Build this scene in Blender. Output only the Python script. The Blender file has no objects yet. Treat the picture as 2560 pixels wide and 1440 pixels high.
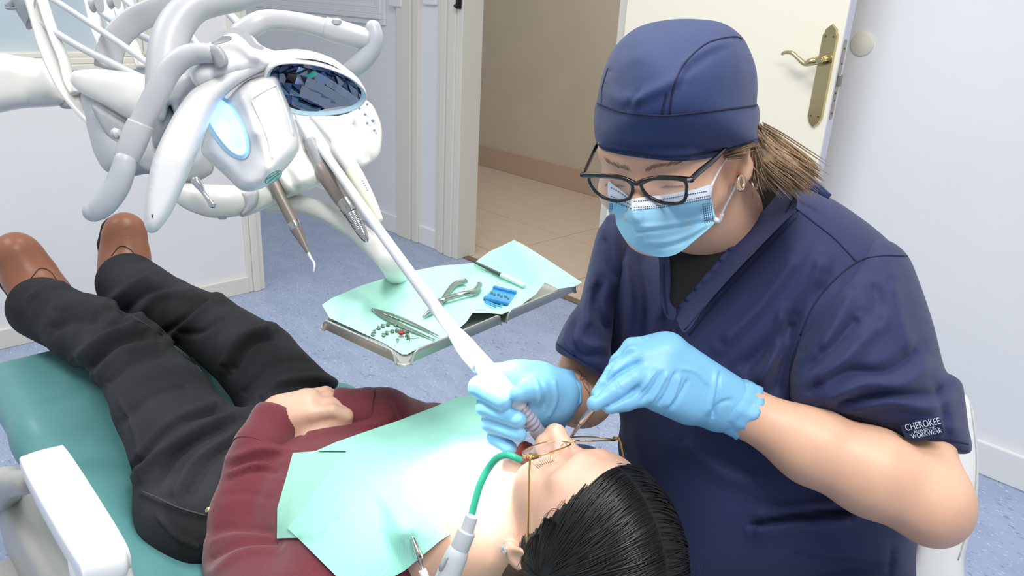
import bpy, bmesh, math, random
import numpy as np
from mathutils import Matrix, Vector
from mathutils.geometry import delaunay_2d_cdt
random.seed(7); rng = np.random.default_rng(7)
scene = bpy.context.scene
COL = scene.collection

# ---------------------------------------------------------------- camera
FPX = 1900.0; PITCH = math.radians(20.9); ROLL = math.atan2(.054, .9985); CAMH = 1.2
_s = 2 ** -.5
R0 = np.array([_s, _s, 0]); F0 = np.array([-_s, _s, 0]); ZZ = np.array([0, 0, 1.])
CD = F0 * math.cos(PITCH) - ZZ * math.sin(PITCH)
U0 = F0 * math.sin(PITCH) + ZZ * math.cos(PITCH)
CX = math.cos(ROLL) * R0 + math.sin(ROLL) * U0
CY = -math.sin(ROLL) * R0 + math.cos(ROLL) * U0
CC = np.array([0, 0, CAMH])
cam = bpy.data.cameras.new('camera'); cam.sensor_width = 36; cam.lens = 36 * FPX / 2560
cam.clip_start = .02
camo = bpy.data.objects.new('camera', cam); COL.objects.link(camo)
M = Matrix.Identity(4)
for i in range(3):
    M[i][0] = CX[i]; M[i][1] = CY[i]; M[i][2] = -CD[i]; M[i][3] = CC[i]
camo.matrix_world = M
scene.camera = camo

# ---------------------------------------------------------------- light
w = bpy.data.worlds.new('world'); scene.world = w; w.use_nodes = True
w.node_tree.nodes['Background'].inputs[0].default_value = (.93, .96, 1, 1)
w.node_tree.nodes['Background'].inputs[1].default_value = .5
def area(name, loc, target, size, power, color=(1, 1, 1)):
    l = bpy.data.lights.new(name, 'AREA'); l.shape = 'RECTANGLE'; l.size, l.size_y = size
    l.energy = power; l.color = color
    o = bpy.data.objects.new(name, l); COL.objects.link(o); o.location = loc
    o.rotation_euler = (Vector(target) - Vector(loc)).to_track_quat('-Z', 'Y').to_euler()
    return o
area('ceiling_panel_light', (-1.15, .95, 2.5), (-1.15, .95, 0), (1.2, .6), 21, (1, .985, .96))
area('ceiling_panel_light', (.35, .25, 2.5), (.35, .25, 0), (1.2, .6), 33, (1, .985, .96))
area('ceiling_panel_light', (-2.0, -.5, 2.5), (-2.0, -.5, 0), (1.2, .6), 16, (1, .985, .96))
area('hall_ceiling_light', (-2.6, 3.1, 2.45), (-2.6, 3.1, 0), (.5, .5), 9, (1, .90, .78))
vs = scene.view_settings
vs.view_transform = 'Standard'; vs.look = 'None'; vs.gamma = 1; vs.exposure = 0.2
vs.use_curve_mapping = False

# ---------------------------------------------------------------- helpers
def ray(x, y): return CD + CX * ((x - 1280) / FPX) - CY * ((y - 720) / FPX)
def P(x, y, d): return CC + ray(x, y) * d
def Pz(x, y, z): r = ray(x, y); return CC + r * ((z - CAMH) / r[2])
def Py(x, y, Y): r = ray(x, y); return CC + r * (Y / r[1])
def Px(x, y, X): r = ray(x, y); return CC + r * (X / r[0])
def proj(v):
    q = np.asarray(v) - CC; d = q @ CD
    return np.stack([1280 + q @ CX / d * FPX, 720 - q @ CY / d * FPX, d], -1)
def lin(c):
    return tuple((x / 255 / 12.92 if x / 255 < .04045 else ((x / 255 + .055) / 1.055) ** 2.4) for x in c)
MATS = {}
def mat(name, c, rough=.5, metal=0, var=0, vscale=30, bump=0, bscale=60, spec=.5, sheen=0, sss=0, coat=0, trans=0, emit=None, alpha=1, stretch=None, ior=1.45, wave=None):
    if name in MATS: return MATS[name]
    m = bpy.data.materials.new(name); m.use_nodes = True; nt = m.node_tree
    b = nt.nodes['Principled BSDF']; col = lin(c)
    b.inputs['Base Color'].default_value = (*col, 1); b.inputs['Roughness'].default_value = rough
    b.inputs['Metallic'].default_value = metal; b.inputs['Specular IOR Level'].default_value = spec
    b.inputs['Sheen Weight'].default_value = sheen; b.inputs['Coat Weight'].default_value = coat
    b.inputs['Transmission Weight'].default_value = trans; b.inputs['Alpha'].default_value = alpha
    b.inputs['IOR'].default_value = ior
    if sss: b.inputs['Subsurface Weight'].default_value = sss; b.inputs['Subsurface Radius'].default_value = (.012, .005, .003); b.inputs['Subsurface Scale'].default_value = .6
    if emit: b.inputs['Emission Color'].default_value = (*lin(emit[:3]), 1); b.inputs['Emission Strength'].default_value = emit[3]
    tc = nt.nodes.new('ShaderNodeTexCoord'); src = tc.outputs['Object']
    if stretch:
        mp = nt.nodes.new('ShaderNodeMapping'); mp.inputs['Scale'].default_value = stretch
        nt.links.new(src, mp.inputs[0]); src = mp.outputs[0]
    if var:
        n = nt.nodes.new('ShaderNodeTexNoise'); n.inputs['Scale'].default_value = vscale; n.inputs['Detail'].default_value = 4
        nt.links.new(src, n.inputs[0])
        r = nt.nodes.new('ShaderNodeValToRGB'); r.color_ramp.elements[0].position = .3; r.color_ramp.elements[1].position = .7
        r.color_ramp.elements[0].color = (*[x * (1 - var) for x in col], 1); r.color_ramp.elements[1].color = (*[min(1, x * (1 + var)) for x in col], 1)
        nt.links.new(n.outputs[0], r.inputs[0]); nt.links.new(r.outputs[0], b.inputs['Base Color'])
    if bump:
        if wave:
            n2 = nt.nodes.new('ShaderNodeTexWave'); n2.inputs['Scale'].default_value = wave; n2.inputs['Distortion'].default_value = .5
        else:
            n2 = nt.nodes.new('ShaderNodeTexNoise'); n2.inputs['Scale'].default_value = bscale
        nt.links.new(src, n2.inputs[0])
        bp = nt.nodes.new('ShaderNodeBump'); bp.inputs['Strength'].default_value = bump; bp.inputs['Distance'].default_value = .002
        nt.links.new(n2.outputs[0], bp.inputs['Height']); nt.links.new(bp.outputs[0], b.inputs['Normal'])
    MATS[name] = m; return m

def props(o, label=None, cat=None, group=None, kind=None):
    if label: o['label'] = label
    if cat: o['category'] = cat
    if group: o['group'] = group
    if kind: o['kind'] = kind
    return o
def empty(name, loc, label=None, cat=None, group=None, kind=None):
    o = bpy.data.objects.new(name, None); COL.objects.link(o); o.location = tuple(loc); o.empty_display_size = .05
    return props(o, label, cat, group, kind)
def wloc(o):
    v = Vector(o.location)
    while o.parent: o = o.parent; v = v + Vector(o.location)
    return v
def put(name, me, m, parent=None, label=None, cat=None, group=None, kind=None, center=True):
    """link a mesh given in world coordinates; its origin goes to its middle"""
    o = bpy.data.objects.new(name, me); COL.objects.link(o)
    for mm in (m if isinstance(m, (list, tuple)) else [m]): me.materials.append(mm)
    n = len(me.vertices); co = np.empty(n * 3, np.float32); me.vertices.foreach_get('co', co); co = co.reshape(-1, 3)
    c = (co.min(0) + co.max(0)) / 2 if n else np.zeros(3)
    me.vertices.foreach_set('co', (co - c).ravel())
    L = Vector([float(x) for x in c])
    if parent is not None:
        o.parent = parent; L = L - wloc(parent)
    o.location = L
    return props(o, label, cat, group, kind)
def mesh(verts, faces, smooth=True):
    me = bpy.data.meshes.new('mesh'); me.from_pydata([tuple(map(float, v)) for v in verts], [], [tuple(map(int, f)) for f in faces])
    me.update()
    if smooth: me.polygons.foreach_set('use_smooth', [True] * len(me.polygons))
    return me
class MB:
    def __init__(s): s.v = []; s.f = []
    def add(s, V, Fc):
        o = len(s.v); s.v += [tuple(x) for x in V]; s.f += [tuple(i + o for i in f) for f in Fc]; return s
    def build(s, name, m, parent=None, smooth=True, **k): return put(name, mesh(s.v, s.f, smooth), m, parent, **k)
def rot_from(zaxis, xhint=None):
    z = np.array(zaxis, float); z /= np.linalg.norm(z)
    x = np.array(xhint if xhint is not None else ([0, 0, 1] if abs(z[2]) < .9 else [1, 0, 0]), float)
    x = x - z * (x @ z); x /= np.linalg.norm(x); y = np.cross(z, x)
    return np.stack([x, y, z], 1)
def bevel_box(c, half, R=None, bev=.003, seg=2, taper=None):
    bm = bmesh.new(); bmesh.ops.create_cube(bm, size=2)
    for v in bm.verts:
        p = np.array(v.co) * np.array(half)
        if taper and v.co[2] > 0: p[:2] *= taper
        v.co = p
    if bev: bmesh.ops.bevel(bm, geom=bm.edges[:], offset=bev, segments=seg, affect='EDGES', profile=.5)
    R = np.eye(3) if R is None else R
    V = [R @ np.array(v.co) + np.array(c) for v in bm.verts]; bm.verts.index_update()
    Fc = [[v.index for v in f.verts] for f in bm.faces]; bm.free()
    return V, Fc
def box(name, c, half, m, parent=None, R=None, bev=.003, smooth=False, taper=None, seg=2, **k):
    V, Fc = bevel_box(c, half, R, bev, seg, taper); return put(name, mesh(V, Fc, smooth), m, parent, **k)
def slab(name, a, b, m, parent=None, bev=.002, **k):
    a = np.array(a, float); b = np.array(b, float)
    return box(name, (a + b) / 2, np.abs(b - a) / 2, m, parent, bev=bev, **k)
def catmull(pts, n):
    p = np.array(pts, float)
    if len(p) == 2: return p[0] + (p[1] - p[0]) * np.linspace(0, 1, n + 1)[:, None]
    q = np.vstack([2 * p[0] - p[1], p, 2 * p[-1] - p[-2]]); out = []
    for i in range(1, len(q) - 2):
        a, b, c, d = q[i - 1:i + 3]
        t = np.linspace(0, 1, n, endpoint=False)[:, None]
        out.append(.5 * (2 * b + (c - a) * t + (2 * a - 5 * b + 4 * c - d) * t ** 2 + (3 * b - a - 3 * c + d) * t ** 3))
    return np.vstack(out + [p[-1:]])
def catmull_closed(pts, n):
    p = np.array(pts, float); m = len(p); out = []
    for i in range(m):
        a, b, c, d = p[i - 1], p[i], p[(i + 1) % m], p[(i + 2) % m]
        t = np.linspace(0, 1, n, endpoint=False)[:, None]
        out.append(.5 * (2 * b + (c - a) * t + (2 * a - 5 * b + 4 * c - d) * t ** 2 + (3 * b - a - 3 * c + d) * t ** 3))
    return np.vstack(out)
def sweep(path, rad, n=12, caps=True, flat=None, up=None, closed=False):
    """tube along path; rad per point; flat=(a,b): section scales along the frame's x and y; up: fixed x hint"""
    path = np.array(path, float); m = len(path); rad = np.broadcast_to(np.array(rad, float), (m,)) if np.ndim(rad) < 2 else rad
    V = []; x = None
    for i in range(m):
        if closed: t = path[(i + 1) % m] - path[i - 1]
        else: t = path[min(i + 1, m - 1)] - path[max(i - 1, 0)]
        t = t / (np.linalg.norm(t) + 1e-12)
        if up is not None: R = rot_from(t, up)
        else: R = rot_from(t, x)
        x = R[:, 0]
        fa, fb = flat if flat else (1, 1)
        for j in range(n):
            a = 2 * math.pi * j / n
            V.append(path[i] + rad[i] * (fa * math.cos(a) * R[:, 0] + fb * math.sin(a) * R[:, 1]))
    Fc = []
    for i in range(m if closed else m - 1):
        for j in range(n):
            a = i * n + j; b = i * n + (j + 1) % n; i2 = (i + 1) % m
            Fc.append((a, b, i2 * n + (j + 1) % n, i2 * n + j))
    if caps and not closed:
        Fc.append(tuple(range(n))[::-1]); Fc.append(tuple((m - 1) * n + j for j in range(n)))
    return V, Fc
def tube(name, pts, m, parent=None, n=12, sub=6, flat=None, up=None, round_ends=False, **k):
    """pts: world (x,y,z,r)"""
    q = catmull(pts, sub); path, rad = q[:, :3], np.maximum(q[:, 3], 1e-4)
    if round_ends:
        for end in (0, 1):
            if end: path, rad = path[::-1], rad[::-1]
            t = path[0] - path[1]; t /= np.linalg.norm(t); r = rad[0]
            ex = [(path[0] + t * r * math.sin(a), r * math.cos(a)) for a in (1.45, 1.15, .8, .4)]
            path = np.vstack([[e[0] for e in ex], path]); rad = np.concatenate([[e[1] for e in ex], rad])
            if end: path, rad = path[::-1], rad[::-1]
    V, Fc = sweep(path, rad, n, True, flat, up); return put(name, mesh(V, Fc), m, parent, **k)
def ptube(name, pts, m, parent=None, **k):
    """pts: pixel (x,y,depth,r)"""
    return tube(name, [(*P(x, y, d), r) for x, y, d, r in pts], m, parent, **k)
def lathe(A, B, prof, n=16):
    """prof: (t,r) with t in metres from A towards B"""
    A = np.array(A, float); ax = np.array(B, float) - A; R = rot_from(ax); V = []; Fc = []
    for t, r in prof:
        for j in range(n):
            a = 2 * math.pi * j / n
            V.append(A + R[:, 2] * t + max(r, 1e-5) * (math.cos(a) * R[:, 0] + math.sin(a) * R[:, 1]))
    for i in range(len(prof) - 1):
        for j in range(n): Fc.append((i * n + j, i * n + (j + 1) % n, (i + 1) * n + (j + 1) % n, (i + 1) * n + j))
    Fc.append(tuple(range(n))[::-1]); Fc.append(tuple((len(prof) - 1) * n + j for j in range(n)))
    return V, Fc
def turned(name, A, B, prof, m, parent=None, n=20, smooth=True, **k):
    V, Fc = lathe(A, B, prof, n); me = mesh(V, Fc, smooth)
    o = put(name, me, m, parent, **k)
    if smooth:
        e = o.modifiers.new('edge', 'EDGE_SPLIT'); e.split_angle = math.radians(40)
    return o
# ---- signed distance sculpting
def cap(a, b, ra, rb=None, k=.01, op=1): return ('c', np.array(a, float), np.array(b, float), ra, ra if rb is None else rb, k, op)
def ell(c, r, R=None, k=.01, op=1): return ('e', np.array(c, float), np.array(r if np.ndim(r) else (r, r, r), float), np.eye(3) if R is None else np.array(R), 0, k, op)
def rbox(c, h, R=None, rnd=.01, k=.01, op=1): return ('b', np.array(c, float), np.array(h, float), np.eye(3) if R is None else np.array(R), rnd, k, op)
def prim_eval(p, X):
    if p[0] == 'c':
        a, b, ra, rb = p[1:5]; ba = b - a; L = ba @ ba + 1e-12
        t = np.clip(((X - a) @ ba) / L, 0, 1)
        return np.linalg.norm(X - a - t[..., None] * ba, axis=-1) - (ra + (rb - ra) * t)
    q = (X - p[1]) @ p[3]
    if p[0] == 'e':
        k0 = np.linalg.norm(q / p[2], axis=-1); k1 = np.linalg.norm(q / p[2] ** 2, axis=-1)
        return k0 * (k0 - 1) / np.maximum(k1, 1e-9)
    h = p[2] - p[4]; q = np.abs(q) - h
    return np.linalg.norm(np.maximum(q, 0), axis=-1) + np.minimum(q.max(-1), 0) - p[4]
def prim_bound(p):
    if p[0] == 'c':
        r = max(p[3], p[4]); return np.minimum(p[1], p[2]) - r, np.maximum(p[1], p[2]) + r
    e = np.abs(p[3]) @ p[2]; return p[1] - e, p[1] + e
def sdf_field(prims, h):
    lo = np.min([prim_bound(p)[0] for p in prims if p[6] > 0], 0) - 3 * h
    hi = np.max([prim_bound(p)[1] for p in prims if p[6] > 0], 0) + 3 * h
    n = np.ceil((hi - lo) / h).astype(int) + 1
    f = np.full(n, .1, np.float32)
    for p in prims:
        a, b = prim_bound(p); mg = p[5] * 1.5 + 3 * h
        i0 = np.clip(np.floor((a - mg - lo) / h).astype(int), 0, n - 1); i1 = np.clip(np.ceil((b + mg - lo) / h).astype(int) + 1, 1, n)
        if np.any(i1 <= i0): continue
        g = np.stack(np.meshgrid(*[lo[q] + h * np.arange(i0[q], i1[q]) for q in range(3)], indexing='ij'), -1)
        d = prim_eval(p, g); sl = tuple(slice(i0[q], i1[q]) for q in range(3)); o = f[sl]; k = max(p[5], 1e-5)
        if p[6] > 0:
            e = np.maximum(k - np.abs(o - d), 0) / k; f[sl] = np.minimum(o, d) - e * e * k * .25
        else:
            e = np.maximum(k - np.abs(o + d), 0) / k; f[sl] = np.maximum(o, -d) + e * e * k * .25
    return f, lo
def nets(f, lo, h):
    s = f < 0; n = np.array(f.shape)
    c = sum(s[i:n[0] - 1 + i, j:n[1] - 1 + j, k:n[2] - 1 + k].astype(np.int8) for i in (0, 1) for j in (0, 1) for k in (0, 1))
    act = (c > 0) & (c < 8); idx = np.full(act.shape, -1, np.int64); cells = np.argwhere(act); idx[act] = np.arange(len(cells))
    acc = np.zeros((len(cells), 3)); cnt = np.zeros(len(cells))
    for ax in range(3):
        o1, o2 = [q for q in range(3) if q != ax]
        for u in (0, 1):
            for v in (0, 1):
                off = np.zeros(3, int); off[o1] = u; off[o2] = v
                A = cells + off; B = A.copy(); B[:, ax] += 1
                fa = f[tuple(A.T)]; fb = f[tuple(B.T)]; cr = (fa < 0) != (fb < 0)
                t = fa[cr] / (fa[cr] - fb[cr]); pt = off + np.zeros((cr.sum(), 3)); pt[:, ax] = t
                acc[cr] += pt; cnt[cr] += 1
    V = lo + h * (cells + acc / cnt[:, None]); F = []
    for ax in range(3):
        o1, o2 = (ax + 1) % 3, (ax + 2) % 3
        A = [slice(None)] * 3; B = [slice(None)] * 3; A[ax] = slice(0, -1); B[ax] = slice(1, None)
        sa, sb = s[tuple(A)], s[tuple(B)]; e = np.argwhere(sa != sb)
        e = e[(e[:, o1] > 0) & (e[:, o2] > 0) & (e[:, o1] < n[o1] - 1) & (e[:, o2] < n[o2] - 1)]
        d1 = np.zeros(3, int); d1[o1] = 1; d2 = np.zeros(3, int); d2[o2] = 1
        q = np.stack([idx[tuple((e - a).T)] for a in (d1 + d2, d2, 0 * d1, d1)], 1)
        flip = ~sa[tuple(e.T)]; q[flip] = q[flip][:, ::-1]
        F.append(q)
    return V, np.vstack(F)
def smooth_mesh(V, F, it=2, lam=.5):
    E = np.vstack([F[:, [0, 1]], F[:, [1, 2]], F[:, [2, 3]], F[:, [3, 0]]])
    for _ in range(it):
        a = np.zeros_like(V); c = np.zeros(len(V))
        np.add.at(a, E[:, 0], V[E[:, 1]]); np.add.at(a, E[:, 1], V[E[:, 0]]); np.add.at(c, E[:, 0], 1); np.add.at(c, E[:, 1], 1)
        V = V + lam * (a / c[:, None] - V)
    return V
def vnormals(V, F):
    fn = np.cross(V[F[:, 2]] - V[F[:, 0]], V[F[:, 3]] - V[F[:, 1]]) if F.shape[1] == 4 else np.cross(V[F[:, 1]] - V[F[:, 0]], V[F[:, 2]] - V[F[:, 0]])
    n = np.zeros_like(V)
    for i in range(F.shape[1]): np.add.at(n, F[:, i], fn)
    return n / (np.linalg.norm(n, axis=1, keepdims=True) + 1e-12)
def seg_dist(X, pl):
    pl = np.array(pl, float); d = np.full(len(X), 1e9)
    for a, b in zip(pl[:-1], pl[1:]):
        ba = b - a; t = np.clip(((X - a) @ ba) / (ba @ ba + 1e-12), 0, 1)
        d = np.minimum(d, np.linalg.norm(X - a - t[:, None] * ba, axis=1))
    return d
def fold_amount(px, folds):
    """folds: (polyline in photo pixels, half width px, height m): ridge (+) or groove (-) with tapered ends"""
    out = np.zeros(len(px))
    for pl, wd, am in folds:
        c = catmull(pl, 6) if len(pl) > 2 else np.array(pl, float)
        d = seg_dist(px, c); g = am * np.exp(-(d / wd) ** 2)
        e0 = np.linalg.norm(px - c[0], axis=1); e1 = np.linalg.norm(px - c[-1], axis=1)
        g *= np.clip(np.minimum(e0, e1) / (wd * 1.2), .25, 1); out += g
    return out
def sculpt(name, prims, m, parent=None, h=.004, it=2, folds=None, fn=None, matfn=None, cut=None, **k):
    f, lo = sdf_field(prims, h); V, F = nets(f, lo, h); V = smooth_mesh(V, F, it)
    if folds or fn:
        n = vnormals(V, F)
        if folds:
            q = proj(V); toward = np.einsum('ij,ij->i', n, V - CC) < 0
            V = V + n * (fold_amount(q[:, :2], folds) * toward)[:, None]
        if fn: V = fn(V, n)
    if cut is not None:
        keep = ~cut(V); kf = keep[F].all(1); F = F[kf]
        used = np.unique(F); mp = np.full(len(V), -1); mp[used] = np.arange(len(used)); V = V[used]; F = mp[F]
    me = bpy.data.meshes.new(name); me.vertices.add(len(V)); me.vertices.foreach_set('co', V.astype(np.float32).ravel())
    me.loops.add(F.size); me.loops.foreach_set('vertex_index', F.astype(np.int32).ravel())
    me.polygons.add(len(F)); me.polygons.foreach_set('loop_start', (np.arange(len(F)) * 4).astype(np.int32)); 
    me.update(calc_edges=True); me.validate()
    me.polygons.foreach_set('use_smooth', np.ones(len(me.polygons), bool))
    if matfn is not None:
        me.polygons.foreach_set('material_index', matfn(V[F].mean(1)).astype(np.int32))
    return put(name, me, m, parent, **k)
# ---- an outline given a distance and a real thickness
def rbf(ctrl):
    c = np.array(ctrl, float); xy = c[:, :2] / 1000; n = len(c)
    if n == 1: return lambda q: np.full(len(q), c[0, 2])
    def ph(r): return r
    A = np.zeros((n + 3, n + 3)); A[:n, :n] = ph(np.linalg.norm(xy[:, None] - xy[None], axis=-1))
    A[:n, n] = 1; A[:n, n + 1:n + 3] = xy; A[n, :n] = 1; A[n + 1:n + 3, :n] = xy.T
    if n < 3: A[n + 1, n + 1] = A[n + 2, n + 2] = 1e-3
    sol = np.linalg.lstsq(A, np.concatenate([c[:, 2], [0, 0, 0]]), rcond=None)[0]
    def g(q):
        q = np.asarray(q, float) / 1000; r = ph(np.linalg.norm(q[:, None] - xy[None], axis=-1))
        return r @ sol[:n] + sol[n] + q @ sol[n + 1:]
    return g
def inflate(name, outline, dctrl, T, R, m, parent=None, step=12, sub=4, folds=None, back=1., front=1., power=.5, smooth=True, raw=None, matfn=None, closed_spline=True, above=None, relax=14, **k):
    """a closed body with the given outline: middle surface at rbf depth, half thickness T metres reached R px in from the edge"""
    o = catmull_closed(outline, sub) if closed_spline else np.array(outline, float)
    # even spacing along the outline, corners of a straight-edged outline kept
    if closed_spline:
        oc = np.vstack([catmull_closed(outline, max(sub, 8)) if sub > 1 else np.array(outline, float)]); oc = np.vstack([oc, oc[:1]])
        cl_ = np.concatenate([[0], np.cumsum(np.linalg.norm(np.diff(oc, axis=0), axis=1))]); ns = max(8, int(cl_[-1] / (step * .8)))
        tt = np.linspace(0, cl_[-1], ns, endpoint=False)
        if sub == 1: tt = np.unique(np.concatenate([[t for t in tt if np.abs(cl_ - t).min() > step * .3], cl_[:-1]]))
        o = np.stack([np.interp(tt, cl_, oc[:, 0]), np.interp(tt, cl_, oc[:, 1])], 1)
    g = np.mgrid[o[:, 0].min():o[:, 0].max():step, o[:, 1].min():o[:, 1].max():step].reshape(2, -1).T
    g = g + (np.round(g[:, 1:] / step) % 2) * np.array([[step / 2, 0]])
    inside = np.zeros(len(g), bool); x, y = g.T
    for i in range(len(o)):
        x1, y1 = o[i - 1]; x2, y2 = o[i]
        if y1 != y2: inside ^= ((y1 > y) != (y2 > y)) & (x < (x2 - x1) * (y - y1) / (y2 - y1) + x1)
    g = g[inside]; db = seg_dist(g, np.vstack([o, o[:1]])); g = g[db > step * .45]
    if T > .006:
        tg_ = np.roll(o, -1, 0) - np.roll(o, 1, 0); nm_ = np.stack([-tg_[:, 1], tg_[:, 0]], 1) / (np.linalg.norm(tg_, axis=1, keepdims=True) + 1e-9)
        ar_ = (o[:, 0] * np.roll(o[:, 1], -1) - np.roll(o[:, 0], -1) * o[:, 1]).sum(); nm_ *= 1 if ar_ > 0 else -1
        rings = []
        for dl in (.1 * step, .3 * step, .7 * step):
            rg = o + nm_ * dl; rd = seg_dist(rg, np.vstack([o, o[:1]])); rings.append(rg[rd > dl * .9])
        g = g[seg_dist(g, np.vstack([o, o[:1]])) > step * 1.1]; g = np.vstack([g] + rings)
    pts = np.vstack([o, g]); nb = len(o)
    vs_, es_, fs_, *_ = delaunay_2d_cdt([Vector(p) for p in pts], [(i, (i + 1) % nb) for i in range(nb)], [], 1, 1e-4)
    q = np.array([tuple(v) for v in vs_]); tri = np.array([list(f) for f in fs_ if len(f) == 3])
    d0 = rbf(dctrl)(q); db = seg_dist(q, np.vstack([o, o[:1]])); bd = db < .02; u = np.clip(db / R, 0, 1)
    if T > .006:
        E_ = np.vstack([tri[:, [0, 1]], tri[:, [1, 2]], tri[:, [2, 0]]]); cn = np.zeros(len(q)); np.add.at(cn, E_[:, 0], 1); np.add.at(cn, E_[:, 1], 1)
        wr_ = .6 * np.clip((db - .8 * step) / (2.5 * step), 0, 1)
        for _ in range(relax):
            ac = np.zeros(len(q)); np.add.at(ac, E_[:, 0], u[E_[:, 1]]); np.add.at(ac, E_[:, 1], u[E_[:, 0]])
            u = u + wr_ * (ac / np.maximum(cn, 1) - u)
        u = np.clip(u / max(u.max(), 1e-6), 0, 1)
    sfr = np.full(len(q), 9.)
    if above:
        for i, (x_, y_) in enumerate(q):
            sd = surf_depth(above[0], x_, y_)
            if sd is None: continue
            if T > .006: sfr[i] = sd - above[1]
            else: d0[i] = min(d0[i], sd - above[1])
    hh = T * (1 - (1 - u) ** 2) ** power; 
    rays = CD + CX * ((q[:, :1] - 1280) / FPX) - CY * ((q[:, 1:] - 720) / FPX)
    fo = fold_amount(q, folds) * np.clip(u * 3, 0.15, 1) if folds else 0
    Vf = CC + rays * np.minimum(d0 - hh * front - fo, sfr)[:, None]; Vb = CC + rays * (d0 + hh * back)[:, None]
    # orient front faces towards the camera
    a = q[tri[:, 1]] - q[tri[:, 0]]; b = q[tri[:, 2]] - q[tri[:, 0]]; cr = a[:, 0] * b[:, 1] - a[:, 1] * b[:, 0]
    tri = np.where((cr > 0)[:, None], tri[:, ::-1], tri)
    Ff = [tuple(t) for t in tri]
    if T <= .006:                                           # a sheet: front, back and a thin edge of its own
        n0 = len(q); Vf = CC + rays * (d0 - fo)[:, None]; Vb = CC + rays * (d0 - fo + 2 * T)[:, None]; V = np.vstack([Vf, Vb])
        Fb = [tuple(t[::-1] + n0) for t in tri]
        ed = {}
        for t in tri:
            for i_ in range(3):
                e_ = (t[i_], t[(i_ + 1) % 3]); k_ = (min(e_), max(e_)); ed[k_] = None if k_ in ed else e_
        be = [e_ for e_ in ed.values() if e_]; bv = sorted({i_ for e_ in be for i_ in e_}); im = {v_: j_ for j_, v_ in enumerate(bv)}
        V = np.vstack([V, Vf[bv], Vb[bv]]); m0 = 2 * n0; nb_ = len(bv)
        Fb += [(m0 + im[b_], m0 + im[a_], m0 + nb_ + im[a_], m0 + nb_ + im[b_]) for a_, b_ in be]
    else:
        bi = np.full(len(q), -1); nbk = np.where(~bd)[0]; bi[nbk] = len(q) + np.arange(len(nbk)); bi[bd] = np.where(bd)[0]
        V = np.vstack([Vf, Vb[nbk]]); Fb = [tuple(bi[t[::-1]]) for t in tri if not bd[t].all()]
    me = mesh(V, Ff + Fb, smooth)
    ob = put(name, me, m, parent, **k)
    if matfn is not None:
        qc = q[tri].mean(1); ids = list(matfn(qc).astype(int)); ids += [0] * (len(me.polygons) - len(ids))
        me.polygons.foreach_set('material_index', ids)
    return ob
def surf_depth(obs, x, y):
    """depth at which the photo's ray through (x,y) meets one of the built objects"""
    r = ray(x, y); best = None
    for o in (obs if isinstance(obs, (list, tuple)) else [obs]):
        L = Vector(tuple(CC)) - wloc(o)
        ok, loc, nn, _ = o.ray_cast(L, Vector(tuple(r)))
        if ok:
            d = (np.array(loc) - np.array(L)) @ CD
            if best is None or d < best: best = d
    return best
def on(obs, x, y, off=.001, default=1.): 
    d = surf_depth(obs, x, y); return P(x, y, (default if d is None else d) - off)
def line_on(name, obs, pts, r, m, parent=None, off=.0005, sub=6, n=6, flat=None, default=1., **k):
    c = catmull(pts, sub); W = []
    last = default
    for x, y in c:
        d = surf_depth(obs, x, y)
        if d is None: d = last
        last = d; W.append((*P(x, y, d - off), r))
    q = np.array(W); V, Fc = sweep(q[:, :3], q[:, 3], n, True, flat); return put(name, mesh(V, Fc), m, parent, **k)
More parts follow.
